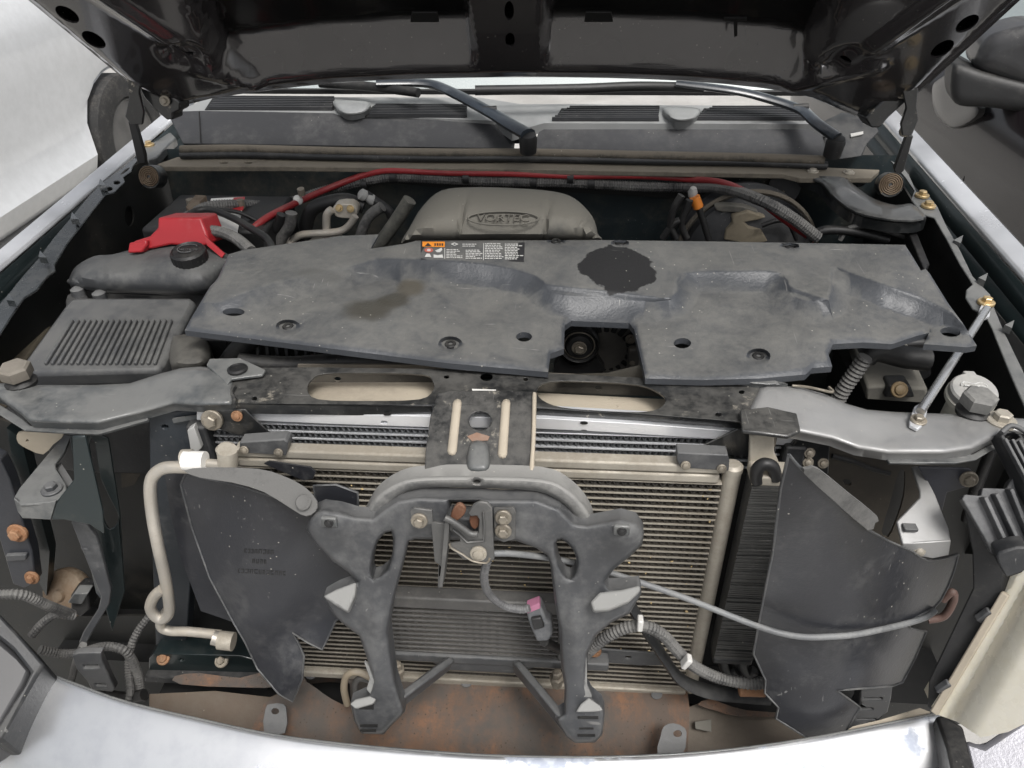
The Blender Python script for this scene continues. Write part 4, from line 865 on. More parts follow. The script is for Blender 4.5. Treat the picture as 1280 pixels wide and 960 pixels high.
psheet('front_face', [(294, 505), (400, 506), (540, 507), (540, 521), (400, 519), (294, 517)], lambda x, y: Y(x, y, Z(x, 506, tz(x, 506)).y), MT['frame'], tb, ext=(0, .003, 0), bevel=.001)
psheet('front_face', [(664, 509), (800, 518), (924, 528), (950, 535), (950, 545), (922, 538), (800, 529), (664, 522)], lambda x, y: Y(x, y, Z(640, 508, tz(640, 508)).y+.0), MT['frame'], tb, ext=(0, .003, 0), bevel=.001)
for pl_, hy in (([(372, 456), (556, 456), (556, 484), (372, 484)], 0), ([(655, 466), (850, 474), (850, 497), (655, 488)], 1)):
    psheet('inner_channel', pl_, lambda x, y: Y(x, y, .075), dirty('channel_dust', (.10, .09, .075), .7, 0, .6, (.17, .15, .12), 14, .3, .15, worn=((.04, .038, .035), .70)), tb, ext=(0, .003, 0), holes=[ell(422, 474, 4.5, 3)] if not hy else [ell(748, 485, 4.5, 3.2)])
psheet('inner_channel', [(368, 478), (556, 478), (556, 516), (368, 512)], zs(T-.012), MT['cream'], tb, thick=.003)
psheet('inner_channel', [(655, 490), (850, 500), (850, 530), (655, 518)], zs(T-.012), MT['cream'], tb, thick=.003)
psheet('weld_flange', [(262, 448), (300, 447), (332, 462), (328, 468), (290, 473), (284, 480), (276, 472), (258, 456)], zs(T+.034), MT['wing'], tb, thick=.005, bevel=.0015)
lathe('grommet', [(.014, -.002), (.0145, .002), (.011, .004), (.010, .002), (.003, .002)], Z(297, 462, T+.0355), (0, 0, 1), MT['rubber'], tb, 18)
psheet('weld_flange', sm([(926, 478), (929, 468), (942, 465), (962, 467), (973, 476), (985, 480), (960, 482)], 2), zs(T+.03), MT['wing'], tb, ext=(0, 0, -.008), step=4, pillow=(.006, 4))
psheet('splice_patch', [(925, 512), (960, 508), (996, 516), (1001, 538), (985, 545), (928, 538)], lambda x, y: Z(x, y, tz(x, y)+.014), MT['frame'], tb, thick=.006, bevel=.002)
tube('weld_bead', [Z(x, y, tz(x, y)+.005) for x, y in ((293, 484), (289, 492), (293, 500), (292, 507))], .004, MT['frame'], tb, 6)
tube('latch_wire', [Z(x, y, T+.03) for x, y in ((990, 482), (1010, 484), (1040, 490), (1036, 484))], .002, MT['zinc'], tb, 6)
for (px, py, zz, m) in ((30, 485, T, dirty('brown_rubber_stop', (.14, .125, .105), .7, 0, .6, (.22, .2, .17), 20)), (1213, 522, T, dirty('grey_rubber_stop', (.13, .13, .125), .6, 0, .6, (.26, .255, .24), 20))):
    b0 = Z(px, py, zz); st = lathe('stop_stem', [(.021, .006), (.022, .012), (.015, .018), (.015, .03)], b0, (0, 0, 1), MT['rubber'], tb, 20)
    lathe('hood_stop', [(.0215, .022), (.0222, .024), (.0222, .038), (.019, .041)], b0, (.02, -.05, 1), m, tb, 6, 20)
bolt(Z(1251, 526, T+.010), (0, 0, 1), .019, MT['alu_dusty'], tb)
rod = thing('support_rod', 'polished steel stay rod from the tie bar to the right fender rail', 'rod')
ra, rb = Z(1150, 515, T+.022), rzR(1230, 392)+Vector((0, -.002, .01))
tube('shaft', [ra, rb], .0062, MT['chromerod'], rod, 14, smooth=0)
psheet('flat_end', [(1137, 524), (1143, 508), (1152, 502), (1161, 505), (1158, 518), (1155, 530), (1147, 536), (1137, 531)], zs(T+.017), MT['alu'], rod, thick=.005, bevel=.001)
bolt(Z(1148, 525, T+.018), (0, -.1, 1), .0105, MT['zinc'], rod); 
psheet('flat_end', [(1222, 392), (1228, 380), (1238, 382), (1236, 398), (1228, 402)], lambda x, y: rzR(x, y)+Vector((0, 0, .004)), MT['alu'], rod, thick=.004)

# ---------------------------------------------------------------- heat exchangers
def core(name, label, cat, x0, x1, z0, z1, y, pitch, tubeh, depth, tmat, fmat, fpitch, skew=(0, 0), tubes=True):
    """x0,x1 world x range, z range; flat tubes with zigzag fins between"""
    th = thing(name, label, cat); nrow = int((z1-z0)/pitch); sh = None; V, F = [], []
    for k in range(nrow+1):
        z = z1-k*pitch
        if sh is None:
            o = box('tube', (0, 0, 0), (x1-x0, depth, tubeh), tmat, th, None, .0006); sh = o
        else: o = link(bpy.data.objects.new('tube', sh.data), th)
        o.location = ((x0+x1)/2, y, z)
        if k < nrow:
            n_ = int((x1-x0)/fpitch); za, zb = z-tubeh*.5, z-pitch+tubeh*.5; s = len(V)
            for i in range(n_+1):
                x = x0+(x1-x0)*i/n_+random.uniform(-.12, .12)*fpitch; zz = za if i % 2 else zb; yy = y-depth*(.38+.05*random.random())
                V += [(x, yy, zz), (x, y+depth*.4, zz)]
            F += [(s+2*i, s+2*i+1, s+2*i+3, s+2*i+2) for i in range(n_)]
            s = len(V); V += [(x0, y-depth*.39, zb+.0004), (x1, y-depth*.39, zb+.0004), (x1, y+depth*.4, zb+.0004), (x0, y+depth*.4, zb+.0004)]; F.append((s, s+1, s+2, s+3))     # strip in the dark fin colour, added over each tube top to shade the gap
    f = meshobj('fins', V, F, fmat, th, 10); f['kind'] = 'stuff'; m = f.modifiers.new('solid', 'SOLIDIFY'); m.thickness = .0005
    box('core_back', ((x0+x1)/2, y+depth*.5+.004, (z0+z1)/2), (x1-x0, .004, z1-z0), MT['black'], th, None, 0)
    return th
# radiator: its upper rows show above the condenser
rdy = -.028
ra_ = core('radiator', 'silver radiator top rows showing between tie bar and condenser', 'radiator', -.40, .40, 1.005, 1.058, rdy, .0125, .0022, .02, MT['alu'], MT['finr'], .0042)
psheet('top_tank', [(246, 513), (330, 516), (440, 518), (560, 521), (680, 523), (800, 530), (930, 540), (1020, 548), (1018, 560), (900, 549), (760, 540), (660, 535), (540, 534), (420, 530), (330, 526), (246, 525)], ys(rdy-.016), MT['alu'], ra_, ext=(0, .03, 0), bevel=.002, holes=[ell(480, 528, 4.5, 2), ell(730, 539, 4.5, 2)])
for a, b in ((484, 518), (730, 529)): psheet('tank_slot', ell(a, b, 5, 1.8, 10), ys(rdy-.018), MT['black'], ra_, thick=.001)
box('lower_core', (0, rdy+.006, .77), (.80, .02, .44), MT['black'], ra_, None, 0)
box('side_tank', (-.415, rdy, .81), (.03, .05, .5), MT['plastic'], ra_, None, .004)
box('side_tank', (.415, rdy, .81), (.03, .05, .5), MT['plastic'], ra_, None, .004)
# condenser
cy = -.075
tl, trr = Y(288, 578, cy), Y(918, 590, cy)
cd_ = core('condenser', 'tan dusty air conditioning condenser filling the front opening', 'condenser', -.355, .318, .555, 1.016, cy, *[.0112, .0019, .018], MT['alu_dusty'], MT['fin'], .0052)
for dz in (0, .017): box('top_bar', (-.018, cy-.002, 1.027+dz), (.66, .02, .0145), MT['alu_dusty'], cd_, None, .003)
for xx in (-.366, .330):
    tube('header_tube', [(xx, cy, .545), (xx, cy, 1.035)], .0125, MT['alu_dusty'], cd_, 16, smooth=0)
    lathe('header_cap', [(.0135, 0), (.0135, .008), (.009, .012)], (xx, cy, 1.035), (0, 0, 1), MT['alu_dusty'], cd_, 16)
box('bottom_bar', (-.018, cy-.004, .545), (.68, .024, .016), MT['alu_dusty'], cd_, None, .003)
for poly, bl2 in (([(299, 553), (355, 549), (360, 553), (360, 562), (357, 570), (299, 566)], ((305, 563), (348, 566))), ([(847, 566), (910, 569), (912, 577), (911, 589), (850, 585), (846, 576)], ((857, 582), (902, 586)))):
    psheet('end_bracket', poly, ys(cy-.016), MT['greyplastic'], cd_, ext=(0, .02, 0), bevel=.002)
    for p in bl2: bolt(Y(*p, cy-.018), (0, -1, .2), .0065, MT['zinc'], cd_, 'screw', 'rivet')
    lo = [(a, max(b, poly[0][1]+9)) for a, b in poly]
for poly in ([(262, 514), (306, 512), (345, 549), (330, 552), (286, 541), (262, 532)], [(870, 562), (922, 536), (972, 546), (966, 575), (930, 572)]):
    psheet('hanger', poly, ys(cy+.02), MT['frame'], cd_, ext=(0, .003, 0), bevel=.001)
bolt(Y(265, 525, cy+.016), (0, -1, .25), .0155, MT['zinc'], cd_); bolt(Y(955, 552, cy+.012), (0, -1, .25), .0155, MT['zinc'], cd_)
bolt(Y(296, 520, cy+.017), (0, -1, .25), .008, MT['rustbolt'], cd_, 'rivet', 'rivet')
# debris stuck in the fins
debris = dirty('dry_leaf_bits', (.40, .30, .15), .8, 0, .2, speck=0)
rn = random.Random(5); V, F = [], []
for k in range(90):
    x, z = rn.uniform(-.05, .31) if k > 25 else rn.uniform(-.3, .3), rn.uniform(.6, 1.01); s = rn.uniform(.0012, .0032); i = len(V); a = rn.uniform(0, 3); c = Vector((x, cy-.0115, z))
    V += [c+Vector((s*math.cos(a), 0, s*math.sin(a))), c+Vector((-s*.6*math.sin(a), -.001, s*.6*math.cos(a))), c-Vector((s*math.cos(a), 0, s*math.sin(a))), c+Vector((s*.6*math.sin(a), .001, -s*.6*math.cos(a))), c+Vector((0, -s*.8, 0))]
    F += [(i, i+1, i+4), (i+1, i+2, i+4), (i+2, i+3, i+4), (i+3, i, i+4)]
db = meshobj('debris', V, F, debris, cd_); db['kind'] = 'stuff'
# small lower cooler
ly = -.115; la, lb_ = Y(488, 752, ly), Y(700, 818, ly)
lx0, lx1 = -.165, .105; lz1, lz0 = Y(590, 756, ly).z, Y(590, 812, ly).z
lc = core('lower_cooler', 'small grey auxiliary cooler low in front of the condenser, behind the bracket legs', 'cooler', lx0, lx1, lz0, lz1, ly, (lz1-lz0)/10, .0028, .018, MT['tube_dark'], MT['fin_dark'], .0062)
box('top_rail', ((lx0+lx1)/2, ly-.002, lz1+.014), (lx1-lx0+.02, .024, .024), MT['tube_dark'], lc, None, .003)
box('bottom_rail', ((lx0+lx1)/2+.03, ly-.002, lz0-.011), (lx1-lx0+.10, .024, .018), MT['greyplastic'], lc, None, .003)
for xx in (lx0-.006, lx1+.006): box('side_rail', (xx, ly, (lz0+lz1)/2), (.014, .022, lz1-lz0+.03), MT['tube_dark'], lc, None, .003)
psheet('mount_bar', [(752, 812), (832, 818), (834, 832), (800, 832), (752, 828)], ys(ly+.01), MT['greyplastic'], lc, ext=(0, .004, 0), holes=[ell(785, 822, 4, 2, 10)], bevel=.001)
for px, py in ((497, 838), (696, 848)):
    q = Y(px, py, ly-.02); lathe('fitting', [(.009, -.018), (.009, -.006), (.012, -.005), (.012, .004), (.008, .006), (.008, .016), (.005, .018)], q, (0, 0, 1), MT['zinc'], lc, 6)
bolt(Y(743, 814, ly), (0, -1, .3), .011, MT['rustbolt'], lc)
# stacked oil cooler on the right
oc = thing('oil_cooler', 'black stacked-plate oil cooler standing between condenser and right baffle', 'cooler')
oy = -.092; pTL, pTR, pBL, pBR = Y(931, 598, oy), Y(976, 606, oy), Y(897, 812, oy), Y(950, 818, oy)
V, F = [], []; NP = 78
ocx0, ocx1 = (pTL.x+pBL.x)/2-.001, (pTR.x+pBR.x)/2+.002
for k in range(NP):
    z = pBL.z+(pTL.z-pBL.z)*k/(NP-1); hh_ = (pTL.z-pBL.z)/(NP-1)*.36; i = len(V); d = .0025*random.random()
    for sx, sy in ((ocx0, -.015-d), (ocx1, -.015-d), (ocx1, .015), (ocx0, .015)):
        V += [(sx, oy+sy, z-hh_), (sx, oy+sy, z+hh_)]
    F += [(i, i+2, i+3, i+1), (i+2, i+4, i+5, i+3), (i+4, i+6, i+7, i+5), (i+6, i, i+1, i+7), (i+1, i+3, i+5, i+7), (i, i+6, i+4, i+2)]
pl = meshobj('plates', V, F, dirty('dark_cooler_plates', (.07, .07, .068), .45, .3, .4, (.2, .195, .18), 20, .2, .05), oc, 20); pl['kind'] = 'stuff'
box('core', ((ocx0+ocx1)/2, oy+.003, (pTL.z+pBL.z)/2), (ocx1-ocx0-.004, .02, pTL.z-pBL.z), MT['black'], oc, None, 0)
box('top_tank', ((ocx0+ocx1)/2, oy, pTL.z+.010), (ocx1-ocx0+.004, .034, .016), MT['alu_dusty'], oc, None, .003)
box('bottom_tank', ((ocx0+ocx1)/2, oy, pBL.z-.008), (ocx1-ocx0, .034, .012), MT['plastic'], oc, None, .003)
tube('inlet_elbow', [Y(x, y, oy-.012) for x, y in ((946, 602), (946, 588), (955, 580), (966, 584), (970, 598))], .0085, MT['rubber'], oc, 10)
psheet('hanger', [(938, 545), (968, 543), (968, 566), (975, 582), (936, 585)], ys(oy+.015), MT['alu_dusty'], oc, ext=(0, .01, 0), bevel=.002)
for px in (905, 928): tube('outlet_pipe', [Y(px, 812, oy), Y(px-1, 830, oy), Y(px+6, 842, oy), Y(px+16, 838, oy)], .008, MT['plastic'], oc, 10)

# ---------------------------------------------------------------- radiator support uprights and inner sides
sl = thing('radiator_upright', 'black steel upright left of the condenser behind the white pipe', 'upright')
psheet('plate', [(186, 517), (248, 512), (262, 530), (244, 548), (250, 585), (240, 700), (230, 840), (196, 840), (188, 640)], ys(-.03), dirty('upright_paint', (.022, .027, .033), .45, 0, .4, (.14, .14, .14), 9), sl, ext=(0, .03, 0), holes=[ell(206, 534, 4, 2.5)], bevel=.002)
psheet('end_cap', [(234, 538), (242, 533), (252, 560), (246, 566), (238, 562)], ys(-.06), MT['offwhite'], sl, ext=(0, .01, 0), bevel=.001)
psheet('gusset', [(215, 524), (262, 517), (262, 521), (217, 529)], ys(-.036), MT['wing'], sl, thick=.003)
sr = thing('radiator_upright', 'grey steel upright right of the oil cooler hanging from the tie bar', 'upright')
psheet('plate', [(1004, 543), (1038, 552), (1036, 592), (1020, 600), (1002, 592), (985, 570), (990, 556)], ys(-.05), MT['frame'], sr, ext=(0, .01, 0), bevel=.002)
for p in ((1012, 566), (1010, 578), (1029, 579)): bolt(Y(*p, -.052), (0, -1, .3), .0075, MT['zinc'], sr, 'rivet', 'rivet')
psheet('lower_plate', [(972, 570), (1004, 572), (1000, 700), (1040, 860), (960, 860)], ys(-.02), MT['well'], sr, ext=(0, .02, 0))
brownwell = dirty('brown_dust_wheelhouse', (.05, .043, .034), .75, 0, .6, (.11, .095, .075), 7, .3, .15)
wl_ = thing('left_inner_panel', 'black inner panel with a long slot under the left tie bar end', 'panel')
wl_.name = 'inner_panel'
psheet('wall', [(-40, 515), (40, 535), (185, 520), (190, 640), (215, 840), (215, 890), (60, 880), (-40, 800)], ys(.10), MT['well'], wl_, ext=(0, .01, 0))
psheet('slotted_web', [(86, 545), (118, 540), (136, 548), (150, 640), (156, 740), (140, 790), (112, 690), (104, 640)], plane(Y(120, 640, -.05), (.35, -1, .1)), MT['dark'], wl_, thick=.004, holes=[sm([(112, 556), (118, 552), (126, 600), (146, 640), (147, 652), (138, 662), (130, 650), (120, 610)], 2)], bevel=.0015)
psheet('brown_backing', [(150, 560), (186, 545), (186, 575), (168, 606), (152, 610)], ys(.08), brownwell, wl_, thick=.004)
psheet('floor', [(60, 770), (215, 770), (240, 800), (240, 835), (60, 800)], ys(.02), MT['well'], wl_, thick=.004)
wr_ = thing('inner_panel', 'dusty brown inner panel with a dark slot under the right tie bar end', 'panel')
psheet('wall', [(1030, 545), (1300, 560), (1300, 720), (1240, 900), (1000, 930), (1030, 700)], ys(.10), MT['well'], wr_, ext=(0, .01, 0))
psheet('slotted_web', [(1034, 548), (1110, 572), (1150, 580), (1150, 700), (1110, 690), (1034, 620)], ys(.04), brownwell, wr_, thick=.004, holes=[sm([(1125, 588), (1131, 590), (1130, 620), (1120, 652), (1110, 672), (1102, 664), (1112, 630), (1120, 600)], 2), ell(1059, 603, 6, 4, 10, .5)])
tube('wire', [Y(x, y, .03) for x, y in ((1040, 570), (1070, 578), (1090, 586), (1112, 592))], .004, MT['rubber'], wr_, 8)

# ---------------------------------------------------------------- headlamp mounting brackets left
lb = thing('lamp_bracket', 'dusty grey folded steel lamp bracket under the left tie bar end', 'bracket')
psheet('top_face', [(17, 622), (24, 610), (80, 543), (89, 545), (80, 566), (69, 580), (70, 586), (82, 604), (83, 612), (73, 626), (60, 629), (25, 631)], zs(.985), MT['wing'], lb, thick=.004, bevel=.0015)
psheet('front_face', [(17, 623), (25, 630), (62, 628), (70, 626), (63, 650), (28, 648), (22, 640)], plane(Z(45, 629, .985), (0, -1, .15)), MT['wing'], lb, ext=(0, .004, 0), bevel=.001)
psheet('rear_leaf', [(69, 582), (76, 578), (90, 600), (92, 612), (85, 620), (80, 619), (83, 606)], zs(.972), MT['greyplastic'], lb, thick=.004)
bolt(Z(65, 612, .986), (0, 0, 1), .0145, MT['greyplastic'], lb)
psheet('side_web', [(70, 628), (92, 600), (90, 546), (106, 545), (128, 640), (130, 668), (112, 656), (80, 650), (64, 650)], plane(Z(80, 629, .984), (.1, -1, .25)), MT['dark'], lb, ext=(0, .004, 0), bevel=.0015)
tg = tag(psheet('small_tab', sm([(21, 544), (30, 540), (80, 541), (66, 556), (54, 568), (36, 562), (23, 554)], 2), ys(-.02), dirty('pale_tan_tab', (.32, .28, .22), .6, 0, .5, (.38, .34, .27), 16), None, ext=(0, .004, 0), holes=[ell(34, 551, 2, 2, 8)]), 'pale tan steel tab tucked under the left tie bar end', 'tab')
ls = thing('side_rail', 'dark steel rail with two rusty bolts at the left edge', 'rail')
psheet('rail', [(-30, 560), (0, 575), (12, 600), (40, 690), (45, 728), (30, 735), (16, 730), (-8, 650), (-30, 600)], ys(-.06), dirty('rail_paint', (.025, .027, .033), .45, 0, .4, (.14, .135, .125), 12), ls, ext=(0, .02, 0), bevel=.002)
psheet('rib', [(6, 695), (32, 694), (33, 700), (8, 702)], ys(-.067), MT['greyplastic'], ls, ext=(0, .008, 0), bevel=.002)
bolt(Y(22, 666, -.063), (0, -1, .2), .0165, MT['rustbolt'], ls); bolt(Y(40, 722, -.063), (0, -1, .2), .0125, MT['rustbolt'], ls)
psheet('rear_column', [(8, 535), (26, 548), (62, 690), (58, 745), (44, 720), (20, 600)], ys(-.01), MT['dark'], ls, ext=(0, .02, 0))
# horn with wiring
hn = thing('horn', 'rusty tan disc horn behind the wires at lower left', 'horn')
hp = Y(82, 742, .0)
lathe('disc', [(.040, .022), (.046, .012), (.047, .0), (.044, -.006), (.03, -.012), (.012, -.014), (.01, -.02), (.004, -.022)][::-1], hp, (.15, .8, -.55), dirty('rusty_horn_steel', (.16, .11, .07), .6, .2, .5, (.26, .215, .16), 25), hn, 36)
psheet('connector', [(88, 745), (96, 738), (110, 742), (112, 762), (100, 772), (88, 762)], ys(-.06), MT['rubber'], hn, ext=(0, .03, 0), bevel=.003)
psheet('clip', [(84, 754), (92, 742), (110, 742), (102, 756)], ys(-.07), MT['wing'], hn, ext=(0, .02, 0), bevel=.002)
tag(tube('horn_wire', [Y(x, y, d) for x, y, d in ((-20, 743, -.14), (0, 743, -.14), (30, 744, -.13), (60, 757, -.11), (90, 768, -.07))], .0085, MT['loom'], None, 10, .16, .0055), 'dusty corrugated conduit leading to the horn from the left edge', 'cable')
tag(tube('horn_wire', [Y(x, y, d) for x, y, d in ((40, 794, -.11), (52, 780, -.10), (70, 768, -.09), (92, 770, -.075))], .0075, MT['loom'], None, 10, .16, .0055), 'shorter corrugated conduit curving down from the horn plug', 'cable')
tag(tube('corner_wire', [Y(x, y, d) for x, y, d in ((50, 812, -.10), (75, 817, -.09), (100, 816, -.09), (132, 808, -.09), (158, 815, -.09), (172, 842, -.09), (176, 866, -.10), (184, 872, -.10))], .0085, MT['loom'], None, 10, .16, .0055), 'corrugated conduit passing behind the hanging strap above the bumper', 'cable')
tag(tube('corner_wire', [Y(x, y, d) for x, y, d in ((187, 770, -.03), (172, 790, -.05), (163, 812, -.07), (161, 840, -.09), (163, 866, -.12), (160, 880, -.13))], .0075, MT['loom'], None, 10, .16, .0055), 'corrugated conduit hanging straight down left of the white pipe loop', 'cable')
tag(tube('corner_wire', [Y(x, y, d) for x, y, d in ((104, 806, -.14), (96, 824, -.14), (90, 848, -.15), (86, 860, -.16))], .006, MT['loom'], None, 8), 'thin grey wire dropping from the hanging strap to the bumper', 'cable')
tag(tube('corner_wire', [Y(x, y, d) for x, y, d in ((112, 824, -.12), (116, 845, -.12), (130, 866, -.12), (158, 872, -.12), (180, 868, -.12))], .010, MT['rubber'], None, 8), 'black wire bundle curling under the hanging strap', 'cable')
# hanging strap bracket
hs2 = thing('hanging_strap', 'bent dark strap bracket hanging at left with a slotted foot above the bumper', 'bracket')
P1 = plane(Y(110, 700, -.12), (.1, -1, .05))
psheet('strap', [(88, 652), (108, 656), (120, 672), (128, 700), (138, 738), (136, 756), (118, 786), (107, 806), (98, 804), (104, 790), (122, 762), (126, 746), (112, 712)], P1, MT['greyplastic'], hs2, ext=(0, .008, 0), bevel=.002)
psheet('web', [(88, 652), (100, 660), (121, 748), (119, 762), (112, 754)], lambda x, y: P1(x, y)+Vector((0, .02, 0)), dirty('strap_side', (.05, .055, .06), .45, 0, .4), hs2, ext=(0, .004, 0))
psheet('foot', [(98, 806), (106, 803), (134, 803), (134, 812), (151, 848), (148, 852), (122, 849), (116, 838), (104, 824)], lambda x, y: P1(x, y)+Vector((0, -.02, 0)), MT['greyplastic'], hs2, ext=(0, .012, 0), bevel=.002, holes=[[(125, 841), (139, 842), (141, 846), (127, 845)], [(110, 818), (130, 818), (132, 823), (112, 823)]])
bolt(Y(108, 685, -.115), (0, -1, .1), .008, MT['greyplastic'], hs2, 'rivet', 'rivet')
# white pipe left
wpipe = thing('coolant_line', 'oxidised white aluminium line bending down left of the baffle', 'pipe')
wy = lambda x, y: Y(x, y, -.105)
tube('line', [wy(x, y) for x, y in ((246, 585), (225, 584), (206, 585), (194, 592), (188, 606), (190, 640), (197, 680), (206, 720), (211, 750), (211, 766), (203, 774), (192, 768), (188, 757), (194, 744), (204, 736))], .0088, MT['pipe'], wpipe, 12)
tube('line', [wy(x, y)+Vector((0, .02, 0)) for x, y in ((202, 776), (195, 786), (195, 796), (206, 801), (230, 802), (270, 806))], .0082, MT['pipe'], wpipe, 12)
tube('fitting', [wy(228, 572), wy(240, 572)], .0115, MT['pipe'], wpipe, 14, smooth=0)
tube('fitting', [wy(232, 573)+Vector((0, -.004, 0)), wy(258, 574)+Vector((0, -.004, 0))], .0135, MT['white'], wpipe, 14, smooth=0)
tube('stub', [wy(256, 579), wy(290, 581)], .0065, MT['pipe'], wpipe, 12, smooth=0); tube('stub', [wy(284, 562), wy(285, 580)], .0135, MT['alu_dusty'], wpipe, 14, smooth=0)
tube('lower_fitting', [wy(266, 797), wy(274, 799)], .012, MT['pipe'], wpipe, 12, smooth=0); tube('lower_fitting', [wy(274, 800), wy(292, 802)], .0155, MT['alu_dusty'], wpipe, 14, smooth=0)
lbm = thing('lower_rail', 'black lower cross rail with a rusty and a pale bolt at lower left', 'rail')
psheet('rail', [(186, 824), (192, 817), (300, 820), (330, 828), (330, 845), (300, 844), (186, 842)], ys(-.06), MT['dark'], lbm, ext=(0, .05, 0), bevel=.003, holes=[ell(227, 825, 3, 2, 8)])
psheet('lower_lip', [(180, 846), (330, 850), (335, 862), (180, 852)], ys(-.075), MT['plastic'], lbm, ext=(0, .04, 0), bevel=.003)
bolt(Y(204, 823, -.062), (0, -.6, 1), .012, MT['rustbolt'], lbm, 'bolt', 'rivet'); bolt(Y(277, 826, -.062), (0, -.6, 1), .0125, MT['zinc'], lbm)

# ---------------------------------------------------------------- baffles
bL = thing('air_baffle', 'black flexible air baffle with torn lower edge left of the latch bracket', 'baffle', 'air baffles')
b2 = plane(Y(310, 700, -.125), (-.12, -1, .12))
MB_ = [(226, 606), (232, 592), (252, 597), (300, 607), (345, 622), (378, 643), (396, 640), (392, 607), (420, 606), (447, 616), (449, 690), (440, 760), (420, 776), (403, 812), (384, 803), (366, 791), (374, 806), (380, 820), (378, 848), (366, 877), (348, 867), (322, 836), (306, 802), (293, 780), (262, 722), (240, 660)]
hh2 = lambda x, y: .034*math.exp(-((x-335)/62)**2)+.007*math.sin(y/34.+x/50.)+.014*sstep(700, 860, y)+.006*math.sin((x+y)/21.)*sstep(720, 800, y)
psheet('main_sheet', MB_, b2, MT['baffle'], bL, step=9, thick=.003, h=hh2)
edgem = dirty('worn_baffle_edge', (.05, .052, .055), .4, 0, .5, (.17, .168, .16), 20)
tube('rolled_edge', [off(b2, hh2)(*p) for p in subdiv(MB_, 12)+[MB_[0]]], .0017, edgem, bL, 6, smooth=0)
psheet('rear_sheet', [(190, 600), (212, 596), (228, 604), (242, 664), (264, 724), (306, 806), (320, 838), (280, 800), (240, 786), (214, 720), (200, 660)], lambda x, y: b2(x, y)+Vector((0, .035, 0)), MT['baffle'], bL, step=10, thick=.003)
psheet('top_lip', sm([(230, 588), (262, 584), (322, 586), (352, 594), (380, 608), (396, 626), (394, 639), (382, 645), (366, 637), (330, 615), (290, 603), (250, 597)], 2), plane(Y(310, 605, -.155), (-.1, -.75, 1)), MT['baffle_top'], bL, step=8, thick=.003, h=lambda x, y: .004*math.exp(-((x-378)**2+(y-628)**2)/60.))
lathe('dimple', [(.0095, -.002), (.0105, .001), (.0085, .003), (.006, .002)], plane(Y(310, 605, -.155), (-.1, -.75, 1))(381, 628)+Vector((0, -.004, .004)), (-.1, -.75, 1), MT['baffle_top'], bL, 18)
psheet('upper_tongue', [(326, 587), (332, 584), (385, 592), (391, 598), (388, 606), (376, 608), (352, 598)], lambda x, y: b2(x, y)+Vector((0, .012, 0)), MT['baffle'], bL, thick=.003)
rn = random.Random(11)
for row, (x0, x1, y0) in enumerate(((305, 342, 686), (315, 332, 699), (297, 356, 711))):
    x = x0
    while x < x1:
        w = rn.uniform(2.2, 4.2); p = lambda a, b: b2(a, b)+b2.n*(-1 if b2.n.y > 0 else 1)*.0342
        pass
        nn = b2.n if b2.n.dot(CAM-b2(310, 700)) > 0 else -b2.n
        q = off(b2, lambda a, b: hh2(a, b)+.0006)
        yy = y0+(x-x0)*.06
        for seg_ in rn.sample(([(x, yy), (x+w, yy), (x+w, yy+1), (x, yy+1)], [(x, yy), (x+1, yy), (x+1, yy+5), (x, yy+5)], [(x+w-1, yy), (x+w, yy), (x+w, yy+5), (x+w-1, yy+5)], [(x, yy+4.2), (x+w, yy+4.2), (x+w, yy+5.2), (x, yy+5.2)]), 3):
            psheet('embossed_mark', seg_, q, MT['rubber'], bL, thick=.0007)
        x += w+1.6
bR = thing('air_baffle', 'large curved black air baffle right of the oil cooler with a grey cable across it', 'baffle', 'air baffles')
b3 = plane(Y(1050, 760, -.14), (.42, -1, .05))
RB = [(986, 568), (996, 580), (1010, 594), (1044, 626), (1085, 662), (1110, 676), (1142, 690), (1150, 697), (1160, 701), (1180, 698), (1198, 693), (1192, 715), (1184, 735), (1176, 750), (1167, 760), (1135, 777), (1137, 785), (1158, 789), (1144, 822), (1128, 853), (1117, 857), (1046, 863), (1060, 873), (1075, 884), (1049, 929), (1032, 930), (1013, 925), (970, 898), (973, 884), (956, 866), (957, 850), (942, 817), (952, 760), (966, 690), (976, 610)]
rbh = lambda x, y: .10*math.cos(max(-1.5, min(1.5, (x-1075)/120.)))-.05+.008*math.sin(y/48.+x/70.)+.018*sstep(840, 930, y)
psheet('main_sheet', RB, b3, MT['baffle'], bR, step=9, thick=.003, h=rbh)
b3n = b3.n if b3.n.dot(CAM-b3(1050, 760)) > 0 else -b3.n
rb3 = off(b3, rbh)
tube('rolled_edge', [off(b3, rbh)(*p) for p in subdiv(RB, 12)+[RB[0]]], .0017, edgem, bR, 6, smooth=0)
psheet('top_flange', sm([(1005, 592), (1012, 586), (1024, 587), (1060, 616), (1097, 646), (1094, 654), (1085, 663), (1044, 627)], 2), off(b3, lambda x, y: rbh(x, y)+.004), MT['baffle_top'], bR, thick=.004)
tag(psheet('slot_bracket', [(1076, 862), (1116, 858), (1114, 874), (1110, 890), (1090, 906), (1060, 920), (1062, 905), (1074, 886)], ys(-.09), MT['greyplastic'], None, ext=(0, .03, 0), bevel=.003, holes=[[(1080, 872), (1103, 872), (1103, 875), (1080, 875)], [(1076, 885), (1091, 885), (1091, 887.5), (1076, 887.5)], [(1071, 898), (1095, 898), (1095, 900.5), (1071, 900.5)]]), 'grey slotted clip bracket below the right baffle', 'bracket')
